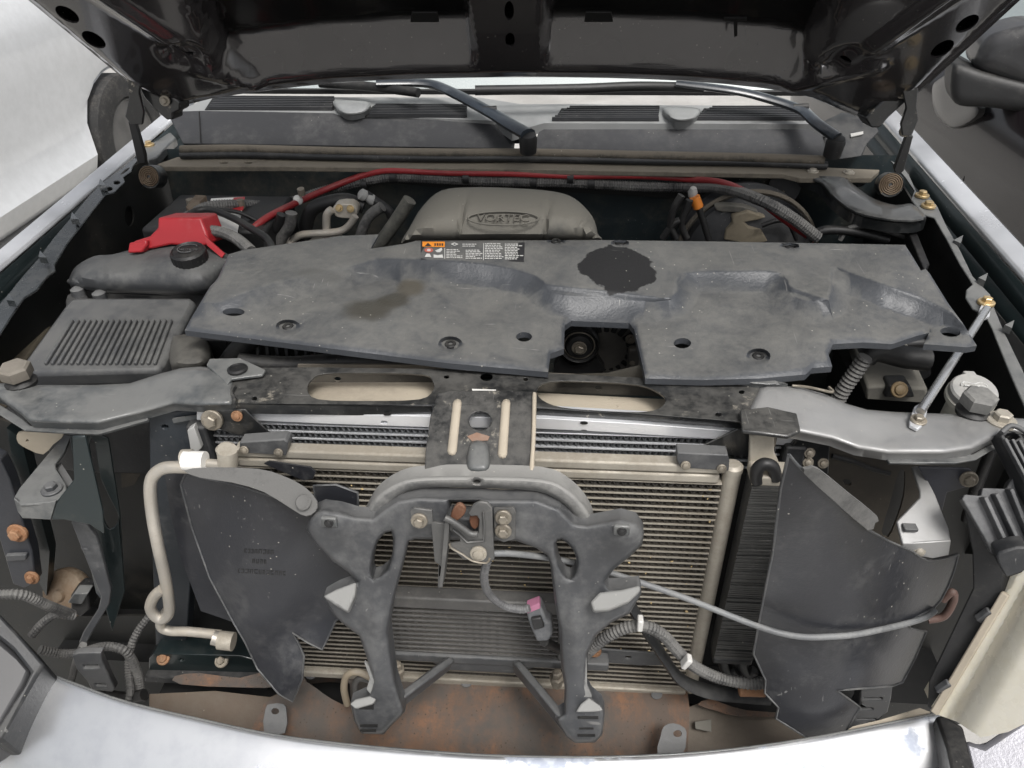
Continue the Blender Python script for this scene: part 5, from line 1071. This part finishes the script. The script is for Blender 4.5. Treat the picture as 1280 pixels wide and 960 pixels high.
# ---------------------------------------------------------------- latch support
ce = thing('latch_support', 'black centre support plate with two worn cream ribs under the tie bar', 'support')
zc0 = Z(600, 505, T+.026); yb = -.145
cpl = plane3(zc0, zc0+Vector((1, 0, 0)), Y(600, 598, yb))
psheet('plate', [(546, 492), (560, 488), (640, 488), (669, 490), (668, 540), (665, 600), (530, 598), (532, 560), (538, 520)], cpl, MT['frame'], ce, ext=(0, .006, -.006), holes=[ell(600, 526, 14, 11.5, 20)], bevel=.0015)
for a, b in (((571, 500), (565, 568)), ((632, 500), (628, 572))):
    psheet('rib', [(a[0]-5, a[1]+4), (a[0]-3, a[1]), (a[0]+1, a[1]-1.5), (a[0]+5, a[1]), (a[0]+6, a[1]+4), (b[0]+6, b[1]-4), (b[0]+4, b[1]), (b[0], b[1]+1.5), (b[0]-4, b[1]), (b[0]-6, b[1]-4)], cpl, MT['cream'], ce, step=3, pillow=(.0045, 5))
psheet('boss', sm([(585, 562), (588, 553), (597, 550), (608, 553), (612, 562), (613, 580), (608, 590), (588, 590), (583, 580)], 2), cpl, MT['wing'], ce, step=4, pillow=(.011, 9))
psheet('rust_scar', [(584, 546), (596, 541), (612, 546), (610, 551), (590, 552)], lambda x, y: cpl(x, y)+cpl.n*(.0012 if cpl.n.z > 0 else -.0012), dirty('rust_scar', (.22, .13, .09), .8, 0, .4), ce, thick=.001)
psheet('tag', [(590, 486), (620, 487), (619, 492), (600, 490), (591, 491)], zs(T+.031), MT['white'], ce, thick=.001)
tube('edge_bead', [cpl(668, 492)+Vector((0, -.002, .002)), cpl(667, 545)+Vector((0, -.002, .002)), cpl(664, 598)+Vector((0, -.002, .002))], .003, MT['cream'], ce, 6)
psheet('hoop', sm([(448, 664), (455, 644), (470, 620), (498, 602), (530, 596), (593, 595), (676, 598), (708, 610), (731, 632), (742, 656), (728, 660), (716, 642), (698, 626), (670, 614), (600, 610), (530, 610), (502, 619), (484, 638), (470, 660)], 3), ys(-.150), MT['hoop'], ce, step=4.5, pillow=(.012, 7), ext=(0, .022, 0), holes=[ell(596, 602, 4, 2.2, 10)])
gb = thing('grille_bracket', 'grey moulded four-armed grille bracket in front of the condenser', 'bracket')
g0, g1 = Y(600, 640, -.170), Y(460, 910, -.250)
gpl = plane3(g0, g0+Vector((1, 0, 0)), g1)
gn = gpl.n if gpl.n.dot(CAM-g0) > 0 else -gpl.n
GO = [(383, 662), (386, 650), (393, 640), (403, 636), (424, 639), (444, 645), (466, 647), (480, 636), (497, 625), (522, 621), (553, 622), (601, 622), (614, 624), (670, 624), (699, 635), (718, 654), (734, 656), (777, 648), (796, 653), (805, 666), (803, 681), (787, 696), (768, 711), (756, 727), (762, 736), (776, 736), (800, 733), (802, 742), (787, 767), (763, 779), (745, 795), (735, 817), (733, 859), (740, 872), (752, 882), (756, 892), (753, 918), (744, 928), (719, 929), (707, 920), (694, 898), (705, 892), (706, 860), (701, 831), (699, 788), (693, 749), (688, 707), (684, 694), (670, 685), (645, 676), (518, 674), (511, 677), (504, 707), (493, 746), (486, 788), (490, 820), (494, 850), (506, 890), (488, 908), (480, 918), (452, 917), (443, 902), (438, 880), (460, 870), (467, 852), (459, 824), (449, 795), (433, 783), (419, 771), (404, 747), (420, 738), (446, 728), (436, 716), (416, 702), (396, 681)]
gholes = [sm([(465, 706), (473, 675), (489, 664), (491, 688), (484, 712), (467, 722)], 2), sm([(695, 680), (702, 674), (716, 687), (721, 704), (717, 720), (708, 721), (698, 704)], 2), sm([(413, 706), (420, 704), (428, 716), (427, 728), (416, 722)], 2), [(562, 627), (601, 627), (602, 639), (592, 645), (562, 643)]]
def gh(x, y):
    r = 0
    if y > 730: r += .010*math.exp(-((x-(470 if x < 600 else 718))/14.)**2)*sstep(725, 790, y)*sstep(880, 840, y)
    r += .012*math.exp(-(((x-412)/26)**2+((y-660)/20)**2))+.012*math.exp(-(((x-780)/26)**2+((y-672)/20)**2))
    return r
psheet('frame', GO, gpl, MT['greyplastic'], gb, step=4, pillow=(.012, 6), holes=gholes, ext=(0, .018, 0), h=gh, sharp=50)
tabm = dirty('lit_dusty_tab', (.10, .10, .10), .45, 0, .8, (.26, .26, .25), 14, .8, .08, speck=.2)  # dusty, and paler than the bracket: light on up-facing tabs put into the colour
for poly in ([(403, 745), (420, 736), (445, 727), (443, 745), (434, 765), (420, 757)], [(738, 752), (750, 740), (776, 737), (800, 731), (801, 738), (786, 752), (762, 762), (742, 764)]):
    psheet('side_tab', poly, plane(off(gpl, .0125)(*min(poly, key=lambda q: q[1])), (0, -.62, 1)), tabm, gb, ext=(0, .006, -.012), bevel=.003)
for poly in ([(437, 880), (444, 874), (462, 870), (470, 874), (466, 880), (444, 886)], [(736, 872), (750, 882), (754, 888), (742, 890), (720, 890), (726, 880)], ):
    psheet('foot_ledge', poly, plane(off(gpl, .0125)(*min(poly, key=lambda q: q[1])), (0, -.6, 1)), tabm, gb, ext=(0, .006, -.01), bevel=.002)
for (x0, y0, x1, y1) in ((449, 881, 467, 887), (450, 906, 472, 909), (450, 912, 470, 915), (722, 896, 748, 899), (722, 918, 744, 921), (724, 910, 742, 912)):
    psheet('foot_slot', [(x0, y0), (x1, y0), (x1, y1), (x0, y1)], off(gpl, .0132), MT['rubber'], gb, thick=.0015)
for (cx, cy2) in ((412, 652), (777, 662)):
    p = off(gpl, .0245)(cx, cy2)
    box('clip_nut', p, (.02, .006, .016), MT['wing'], gb, None, .002); bolt(p+gn*.004, gn, .006, MT['rubber'], gb, 'screw', 'rivet')
for a, b in (((486, 886), (562, 828)), ((708, 905), (645, 832))):
    beam('diagonal_brace', gpl(*a)+gn*.002, Y(b[0], b[1], -.13), .024, .012, MT['greyplastic'], gb, gn, .003)
    beam('brace_ridge', gpl(a[0], a[1]-8)+gn*.008, Y(b[0]+2, b[1]-3, -.138), .008, .012, MT['greyplastic'], gb, gn, .003)
psheet('brace_head', [(535, 826), (560, 822), (650, 826), (672, 834), (640, 842), (560, 838)], ys(-.125), MT['greyplastic'], gb, ext=(0, .01, 0), bevel=.002)
for poly in ([(455, 828), (461, 834), (469, 852), (463, 868), (458, 862), (462, 848)], [(727, 836), (733, 822), (734, 858), (740, 872), (730, 872), (726, 860)]):
    psheet('leg_flange', poly, off(gpl, .0128), tabm, gb, thick=.006, bevel=.001)
# hood latch
ht = thing('hood_latch', 'steel hood latch with hooked plate bolted to the grille bracket', 'latch')
lpl = lambda d: off(gpl, d)
lm_ = dirty('oily_zinc_latch', (.10, .10, .098), .45, .4, .45, (.20, .19, .175), 25, .3, .1, speck=.2)
psheet('hook_plate', [(585, 641), (592, 631), (600, 627), (609, 628), (615, 635), (616, 662), (618, 700), (609, 703), (589, 701), (580, 700), (564, 687), (562, 680), (575, 678), (574, 672), (562, 664), (560, 648), (570, 653), (583, 662), (591, 668), (598, 667), (599, 650), (596, 645), (589, 646)], lpl(.040), lm_, ht, thick=.005, bevel=.0015)
tube('plate_bead', [lpl(.041)(x, y) for x, y in ((604, 640), (605, 656), (605, 676), (584, 678), (574, 668), (566, 662))], .0018, lm_, ht, 6, smooth=0)
psheet('left_bracket', [(513, 638), (518, 635), (540, 638), (541, 653), (555, 655), (560, 648), (556, 704), (551, 735), (547, 735), (548, 706), (543, 702), (539, 655), (516, 660)], lpl(.034), lm_, ht, thick=.004, bevel=.001)
psheet('side_strap', [(556, 652), (562, 646), (560, 680), (556, 710), (553, 735), (549, 734), (552, 700)], lpl(.048), lm_, ht, ext=-gn*.03, bevel=.001)
psheet('right_plate', [(617, 636), (642, 635), (645, 640), (644, 674), (630, 678), (618, 674)], lpl(.026), lm_, ht, thick=.004, bevel=.001)
for p, d in (((541-17, 651), .035), ((629, 647), .028), ((629, 664), .028)): bolt(lpl(d)(*p), gn, .0105, MT['zinc'], ht)
bolt(lpl(.042)(598, 692), gn, .0105, MT['alu_dusty'], ht, 'pivot_rivet', 'rivet')
rustm = dirty('orange_rust_pawl', (.14, .06, .032), .8, .1, .5, (.22, .13, .085), 40, speck=0)
psheet('pawl', sm([(562, 648), (568, 634), (575, 630), (582, 636), (580, 644), (570, 652)], 2), lpl(.033), rustm, ht, thick=.006, bevel=.002)
psheet('striker_stop', sm([(587, 646), (597, 645), (599, 656), (594, 662), (588, 658)], 2), lpl(.030), rustm, ht, thick=.006, bevel=.002)
tube('lever', [lpl(.050)(x, y) for x, y in ((556, 647), (566, 652), (578, 660), (588, 667), (597, 668))], .004, lm_, ht, 8)
tube('spring_wire', [lpl(.048)(x, y) for x, y in ((562, 680), (564, 685), (578, 693), (590, 701), (608, 704), (612, 698))], .0014, MT['zinc'], ht, 6, smooth=2)
# cables round the latch
tag(tube('release_cable', [lpl(.02)(612, 692), lpl(.012)(640, 692), lpl(-.012)(684, 697), Y(715, 703, -.165), Y(760, 715, -.16), Y(850, 745, -.17), rb3(960, 775)+b3n*.022, rb3(1040, 788)+b3n*.010, rb3(1100, 782)+b3n*.006, rb3(1150, 770)+b3n*.005, rb3(1166, 761)+b3n*.004], .0042, dirty('grey_cable_jacket', (.14, .145, .15), .45, 0, .5, (.27, .27, .26), 20), None, 8), 'thin grey hood release cable running from the latch across the right baffle', 'cable')
tag(tube('sensor_lead', [lpl(.03)(609, 702), lpl(.02)(605, 722), Y(611, 742, -.19), Y(630, 757, -.185), Y(650, 762, -.185), Y(662, 760, -.185)], .0058, dirty('grey_woven_lead', (.09, .09, .092), .6, 0, .6, (.2, .2, .2), 40), None, 8, .10, .004), 'short grey sensor lead hanging from the latch to a dangling plug', 'cable')
cn = thing('connector_plug', 'dangling grey connector plug with a pink lock below the latch', 'connector')
cq = plane(Y(672, 780, -.19), (0, -1, .4))
psheet('shell', [(657, 764), (676, 758), (683, 776), (690, 780), (691, 794), (686, 802), (671, 803), (662, 782)], cq, dirty('grey_connector', (.07, .073, .078), .45, 0, .4, (.22, .22, .22), 20), cn, ext=(0, .02, 0), bevel=.003)
psheet('lock', [(658, 759), (674, 753), (676, 759), (659, 766)], lambda x, y: cq(x, y)+Vector((0, -.002, 0)), plain('pink_lock', (.32, .13, .20), .5), cn, ext=(0, .014, 0), bevel=.001)
psheet('latch_tab', [(664, 770), (676, 768), (681, 780), (668, 784)], lambda x, y: cq(x, y)+Vector((0, -.006, 0)), MT['rubber'], cn, ext=(0, .006, 0), bevel=.0015)
tube('tail', [Y(680, 802, -.18), Y(692, 808, -.16), Y(704, 814, -.14)], .007, MT['rubber'], cn, 8)
tag(tube('harness', [Y(x, y, d) for x, y, d in ((722, 828, -.15), (738, 812, -.165), (760, 795, -.17), (785, 784, -.17), (808, 783, -.17), (830, 795, -.165), (848, 815, -.16), (868, 833, -.155), (900, 848, -.15), (940, 855, -.15), (962, 852, -.15))], .0092, MT['loom'], None, 10, .16, .0055), 'corrugated harness arching right of the bracket leg with white clips', 'cable')
for i, (x, y) in enumerate(((800, 779), (858, 827))):
    tag(box('cable_clip', Y(x, y, -.178), (.008, .014, .022), MT['white'], None, Matrix.Rotation(.4*i, 3, 'Y'), .002), ['white cable clip at the top of the harness arch', 'white cable clip halfway down the harness on its right'][i], 'clip', 'harness clips')
ss = tag(tube('side_strut', [Y(x, y, d) for x, y, d in ((752, 712, -.13), (776, 738, -.13), (806, 785, -.13), (832, 825, -.13), (852, 850, -.13), (885, 864, -.12), (925, 869, -.11), (960, 872, -.10))], .0135, MT['plastic'], None, 8, flat=.5), 'bent black strut running down to the right behind the harness', 'strut')
tag(lathe('rusty_ferrule', [(.009, -.02), (.011, -.018), (.011, .018), (.009, .02)], Y(940, 862, -.14), (1, 0, .05), MT['rustbolt'], None, 14), 'small rusty sleeve on the lower bar beside the right baffle', 'sleeve')

# ---------------------------------------------------------------- rusty lower beam
def rust():
    s = NT('rusty_beam_steel'); n1, n2, n3 = s.noise(9, 8, .75), s.noise(60, 6, .75), s.noise(6, 5, .65)
    st = s.n('ShaderNodeMapping'); st.inputs['Scale'].default_value = (9, 4, 4); s.l(s.pos.outputs['Position'], st.inputs['Vector']); ns = s.noise(1.6, 8, .7, st.outputs[0])
    c = s.mix(s.ramp(n1, .38, .62), (.13, .075, .047), (.21, .105, .055)); c = s.mix(s.ramp(n2, .45, .7), c, (.10, .073, .055))
    c = s.mix(s.ramp(ns, .42, .62, 0, .85), c, (.085, .068, .056)); c = s.mix(s.ramp(n3, .44, .60, 0, .85), c, (.07, .064, .058))
    v = s.n('ShaderNodeTexVoronoi'); v.inputs['Scale'].default_value = 120; s.l(s.pos.outputs['Position'], v.inputs['Vector'])
    c = s.mix(s.math('MULTIPLY', s.ramp(v.outputs['Distance'], .1, .2, 1, 0), s.ramp(n2, .45, .55)), c, (.05, .035, .025))
    s.l(c, s.b.inputs['Base Color']); s.b.inputs['Roughness'].default_value = .75
    bp = s.n('ShaderNodeBump'); bp.inputs['Strength'].default_value = .35; bp.inputs['Distance'].default_value = .004; s.l(n2, bp.inputs['Height']); s.l(bp.outputs[0], s.b.inputs['Normal']); return s.m
rm = rust()
bm_ = thing('bumper_beam', 'rusty orange-brown steel beam below the condenser', 'beam')
bpl = plane3((0, -.085, .535), (1, -.085, .535), (0, -.23, .46))
bh = lambda x, y: .018*math.sin(max(0, min(1, (y-838)/120))*math.pi)
psheet('beam_face', [(372, 842), (440, 838), (560, 842), (700, 848), (800, 848), (858, 855), (862, 885), (858, 975), (340, 975), (300, 940), (330, 880), (360, 860)], bpl, rm, bm_, step=9, h=bh, ext=(0, .02, -.05), holes=[sm([(380, 846), (430, 846), (438, 866), (436, 882), (415, 874), (395, 860)], 2)], bevel=.002)
for p in ((388, 843), (583, 853), (821, 868)): psheet('hole_plug', ell(p[0], p[1], 7, 6, 16), off(bpl, lambda x, y: bh(x, y)+.003), MT['greyplastic'], bm_, thick=.002)
psheet('end_plate', [(176, 872), (260, 868), (330, 876), (362, 862), (378, 870), (372, 960), (250, 930), (176, 890)], lambda x, y: bpl(x, y)+Vector((0, .02, -.02)), dirty('brown_stained_plate', (.10, .075, .055), .7, .1, .5, (.14, .118, .095), 8, speck=.2), bm_, step=14, thick=.004, h=lambda x, y: .006*math.sin(x/30.))
psheet('end_plate', [(855, 890), (878, 880), (900, 884), (940, 895), (1010, 905), (1080, 915), (1060, 950), (858, 965)], lambda x, y: bpl(x, y)+Vector((0, .01, -.01)), dirty('tan_stained_plate', (.12, .098, .077), .7, .1, .5, (.16, .138, .112), 8, speck=.2), bm_, step=14, thick=.004, h=lambda x, y: .005*math.sin(x/26.))
psheet('fold_lip', sm([(218, 858), (250, 854), (300, 860), (340, 850), (352, 870), (300, 872), (225, 868)], 2), lambda x, y: bpl(x, y)+Vector((0, .01, .015)), rm, bm_, thick=.003)
psheet('fold_lip', sm([(870, 886), (884, 879), (900, 884), (930, 893), (990, 897), (990, 901), (920, 900), (895, 894)], 2), lambda x, y: bpl(x, y)+Vector((0, -.005, .02)), rm, bm_, thick=.003)
psheet('edge_clip', [(867, 899), (888, 896), (888, 912), (868, 908)], lambda x, y: bpl(x, y)+Vector((0, -.008, .006)), MT['intake'], bm_, thick=.004, bevel=.001)
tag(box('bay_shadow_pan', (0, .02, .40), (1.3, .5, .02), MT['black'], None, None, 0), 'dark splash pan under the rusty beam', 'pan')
psheet('mount_tab', sm([(330, 916), (332, 886), (338, 880), (354, 880), (358, 890), (356, 916)], 2), off(bpl, .075), MT['greyplastic'], bm_, thick=.004, holes=[ell(344, 889, 5, 4, 12)])
psheet('mount_tab', sm([(822, 945), (826, 920), (830, 908), (842, 904), (856, 910), (858, 922), (852, 945)], 2), off(bpl, .075), MT['greyplastic'], bm_, thick=.004, holes=[ell(847, 917, 5.5, 4.5, 12)])
tube('return_pipe', [Y(x, y, -.16) for x, y in ((434, 880), (430, 860), (434, 844), (448, 840), (466, 848))], .0058, dirty('tan_pipe', (.30, .25, .18), .5, .2, .5), bm_, 10)
tube('return_pipe', [Y(x, y, -.15) for x, y in ((446, 876), (444, 856), (450, 848), (462, 850))], .0055, MT['tube_dark'], bm_, 10)
psheet('lower_fairing', sm([(786, 862), (860, 852), (960, 872), (980, 890), (940, 892), (870, 880), (800, 872)], 2), lambda x, y: Y(x, y, -.06), MT['plastic'], bm_, ext=(0, .04, 0))

# ---------------------------------------------------------------- bumper
def chrome():
    s = NT('scuffed_chrome_bumper'); n1, n2 = s.noise(4.5, 7, .6), s.noise(60, 5)
    sep = s.n('ShaderNodeSeparateXYZ'); s.l(s.pos.outputs['Position'], sep.inputs[0])
    m = s.ramp(n1, .56, .59); edge = s.n('ShaderNodeAttribute'); edge.attribute_name = 'edge'
    m = s.math('MULTIPLY', m, edge.outputs['Fac'], True)
    s.l(s.mix(m, s.mix(s.ramp(s.noise(25, 6), .4, .7), (.84, .85, .86), (.76, .77, .79)), s.mix(s.ramp(n2, .4, .6), (.36, .39, .46), (.50, .53, .58))), s.b.inputs['Base Color'])
    s.l(s.fmix(m, .32, .55), s.b.inputs['Roughness']); s.l(s.fmix(m, .92, .35), s.b.inputs['Metallic']); return s.m
bu = thing('front_bumper', 'bright scuffed chrome front bumper along the bottom of the view', 'bumper')
edge = cr([(-60, 790), (0, 815), (46, 836), (100, 857), (160, 878), (250, 899), (340, 918), (440, 931), (560, 941), (640, 945), (760, 946), (880, 940), (980, 928), (1060, 914), (1130, 900), (1176, 891)], 3)
top = [Z(x, y, .70) for x, y in edge]; prof = [(0, 0), (.012, -.003), (.035, -.014), (.07, -.036), (.11, -.07), (.145, -.12), (.155, -.19), (.14, -.26)]
V, F = [], []; n_ = len(prof); ed = []
for p in top:
    for j, (d, z) in enumerate(prof): V.append(p+Vector((p.x*.18*d, -d, z))); ed.append([1, 1, 1, .75, .2, 0, 0, 0][j])
for i in range(len(top)-1):
    for k in range(n_-1): F.append((i*n_+k, i*n_+k+1, (i+1)*n_+k+1, (i+1)*n_+k))
bo = meshobj('chrome_face', V, F, chrome(), bu, 60)
at_ = bo.data.attributes.new('edge', 'FLOAT', 'POINT'); at_.data.foreach_set('value', ed)
m = bo.modifiers.new('solid', 'SOLIDIFY'); m.thickness = .003; m.offset = -1; m = bo.modifiers.new('sub', 'SUBSURF'); m.levels = m.render_levels = 1
tube('edge_bead', [p+Vector((0, .001, -.003)) for p in top], .0022, MT['wing'], bu, 8, smooth=0)
psheet('corner_filler', [(1046, 922), (1066, 908), (1100, 900), (1150, 885), (1163, 890), (1120, 902), (1080, 918)], zs(.69), MT['cream'], bu, thick=.004)
ec1 = thing('fender_corner', 'dark grey fender corner and trim at the lower left edge', 'fender corner')
ecpl = plane(Z(10, 830, .75), (.35, -.6, 1))
psheet('painted_corner', [(-60, 760), (-10, 790), (16, 812), (38, 838), (30, 856), (-10, 925), (-60, 960)], ecpl, MT['corner'], ec1, ext=(0, .01, -.06), bevel=.006)
psheet('trim_strip', [(-40, 740), (0, 768), (28, 798), (55, 830), (44, 848), (0, 925), (-14, 925), (30, 856), (38, 840), (16, 812), (-12, 788), (-40, 766)], off(ecpl, .008), MT['plastic'], ec1, ext=(0, .01, -.06), bevel=.004)

# ---------------------------------------------------------------- right lamp, brackets
rb_ = thing('lamp_bracket', 'bright grey folded steel lamp bracket under the right tie bar end', 'bracket')
psheet('top_face', [(1140, 584), (1150, 582), (1170, 620), (1186, 660), (1189, 676), (1128, 680), (1121, 652), (1150, 622), (1150, 614)], plane(Z(1155, 640, .97), (0, -.45, 1)), MT['wing_bright'], rb_, ext=(0, .003, -.004), bevel=.0015)
psheet('front_face', [(1128, 680), (1189, 676), (1186, 694), (1166, 698), (1152, 696), (1130, 690)], plane(Y(1155, 684, Z(1155, 678, .955).y), (0, -1, .1)), MT['wing_bright'], rb_, ext=(0, .003, 0), bevel=.001)
psheet('rear_web', [(1148, 584), (1212, 586), (1219, 594), (1219, 606), (1184, 616), (1178, 640), (1168, 622)], ys(-.03), dirty('web_paint', (.03, .032, .042), .4, 0, .35, (.14, .14, .15), 12), rb_, ext=(0, .004, 0), bevel=.0015)
bolt(Y(1211, 599, -.034), (-.2, -1, .2), .012, MT['zinc'], rb_)
box('clip', plane(Z(1155, 640, .97), (0, -.45, 1))(1136, 660)+Vector((0, -.002, .003)), (.018, .012, .005), MT['greyplastic'], rb_, None, .001)
bolt(Y(1149, 689, -.115), (0, -1, .3), .0085, MT['alu_dusty'], rb_, 'screw', 'rivet')
hl = thing('headlight', 'yellowed headlight in its black ribbed housing at the right edge', 'headlight')
hA = plane3(Z(1165, 892, .74), Z(1255, 740, .93), Z(1225, 925, .70))
gfr = dirty('grey_lamp_frame', (.06, .062, .066), .45, 0, .5, (.22, .22, .22), 9)
psheet('frame_top', [(1202, 624), (1206, 618), (1226, 620), (1228, 610), (1258, 611), (1262, 602), (1270, 594), (1300, 592), (1300, 690), (1258, 702), (1240, 690)], plane(Y(1245, 650, -.13), (-.2, -.9, .7)), gfr, hl, ext=(.01, .02, -.02), bevel=.002)
psheet('frame_side', [(1202, 624), (1218, 650), (1240, 690), (1256, 706), (1254, 742), (1166, 893), (1158, 884), (1160, 850), (1215, 735), (1214, 690), (1206, 650)], plane3(Y(1205, 625, -.10), Y(1158, 884, -.22), Y(1256, 720, -.16)), MT['rubber'], hl, ext=(.02, .015, 0), bevel=.003)
for a, b in (((1226, 622), (1262, 700)), ((1240, 618), (1276, 696)), ((1258, 612), (1290, 690))):
    pp = plane(Y(1245, 650, -.13), (-.2, -.9, .7)); beam('frame_rib', pp(*a)+Vector((0, -.003, .004)), pp(*b)+Vector((0, -.003, .004)), .005, .014, gfr, hl, (0, -.8, .7), .001)
def lensmat():
    s = NT('yellowed_lamp_lens'); n1 = s.noise(6, 5); n2 = s.noise(40, 5)
    s.l(s.mix(s.ramp(n1, .35, .7), (.62, .58, .46), (.72, .69, .60)), s.b.inputs['Base Color']); s.l(s.ramp(n2, .3, .7, .2, .4), s.b.inputs['Roughness'])
    s.b.inputs['Subsurface Weight'].default_value = .3; s.b.inputs['Subsurface Radius'].default_value = (.02, .018, .012); s.b.inputs['Coat Weight'].default_value = .6; return s.m
lns = lensmat(); hl_p = plane3(Y(1170, 890, -.235), Y(1262, 735, -.17), Y(1230, 925, -.285))
psheet('lens', [(1168, 892), (1256, 744), (1276, 712), (1320, 680), (1330, 880), (1260, 915), (1226, 922), (1196, 902)], hl_p, lns, hl, step=6, h=lambda x, y: .022*sstep(0, 60, ((x-1168)*.86+(y-892)*.5))-.008*math.exp(-(((x-1168)*.86+(y-892)*.5-18)/7)**2), ext=(.01, .05, -.02))
beam('lens_gasket', hl_p(1167, 890)+Vector((-.001, -.003, .003)), hl_p(1256, 741)+Vector((-.001, -.003, .003)), .010, .010, MT['cream'], hl)
for p in ((1181, 856), (1231, 767)): box('retainer_clip', hl_p(*p)+Vector((-.004, -.005, .003)), (.010, .010, .022), MT['greyplastic'], hl, Matrix.Rotation(.5, 3, 'Y'), .002)
psheet('adjuster', sm([(1246, 695), (1258, 688), (1285, 684), (1290, 708), (1262, 722), (1252, 712)], 2), plane(Y(1262, 705, -.19), (-.2, -.9, .5)), MT['plastic'], hl, ext=(0, .02, 0), bevel=.003)
tt = thing('grille_end', 'black ribbed end of the grille frame at the right edge of the tie bar', 'trim')
tpz = plane(Z(1262, 555, 1.092), (0, -.5, 1))
psheet('arm', [(1248, 540), (1256, 536), (1300, 548), (1310, 660), (1282, 606), (1266, 576)], tpz, MT['plastic'], tt, ext=(0, .01, -.02), bevel=.002, holes=[sm([(1256, 545), (1266, 540), (1276, 546), (1264, 550)], 2)])
for k in range(4): beam('rib', tpz(1254+9*k, 552+k)+Vector((0, 0, .004)), tpz(1282+9*k, 604+k*2)+Vector((0, 0, .004)), .004, .007, MT['greyplastic'], tt, (0, -.5, 1), .001)
tube('rim', [tpz(x, y)+Vector((0, 0, .005)) for x, y in ((1250, 545), (1262, 536), (1278, 542), (1286, 552))], .0035, MT['greyplastic'], tt, 8)
tag(tube('drain_hose', [Y(x, y, -.0) for x, y in ((1240, 560), (1228, 590), (1216, 620), (1208, 650))], .008, MT['rubber'], None, 8), 'black drain hose dropping behind the right lamp bracket', 'hose')
tag(tube('lamp_wire', [Y(x, y, -.06) for x, y in ((1178, 750), (1190, 740), (1192, 750), (1180, 770), (1160, 775))], .006, dirty('brown_wire', (.10, .06, .05), .6, 0, .3), None, 8), 'brownish bulb wire looping behind the right baffle tip', 'cable')
tr = thing('bumper_corner', 'black rubber gap strip and pale grey fender corner below the headlight', 'fender corner')
psheet('gap_strip', [(1170, 894), (1182, 894), (1204, 908), (1226, 990), (1196, 990), (1184, 935)], zs(.715), MT['rubber'], tr, ext=(0, 0, -.06), bevel=.004)
psheet('painted_corner', [(1204, 920), (1228, 928), (1300, 880), (1300, 990), (1222, 990)], plane(Z(1240, 940, .715), (-.3, -.5, 1)), dirty('silver_lilac_paint', (.22, .22, .245), .3, .4, .1, coat=.8, speck=.1), tr, ext=(0, 0, -.05), bevel=.01)

# ================================================================ origins: every top-level thing at its own base
bpy.context.view_layer.update()
def desc(o):
    for c in o.children: yield c; yield from desc(c)
for o in [q for q in bpy.data.objects if q.parent is None and q.type in {'EMPTY', 'MESH'}]:
    pts = []
    for q in [o]+list(desc(o)):
        if q.type == 'MESH':
            mw = q.matrix_world; pts += [mw @ Vector(c) for c in q.bound_box]
    if not pts: continue
    lo = Vector([min(p[i] for p in pts) for i in range(3)]); hi = Vector([max(p[i] for p in pts) for i in range(3)])
    L = Vector(((lo.x+hi.x)/2, (lo.y+hi.y)/2, lo.z))-o.location
    if o.type == 'MESH':
        if o.get('kind') == 'structure': continue
        o.data.transform(Matrix.Translation(-L))
    o.location = o.location+L
    for c in o.children: c.location = c.location-L
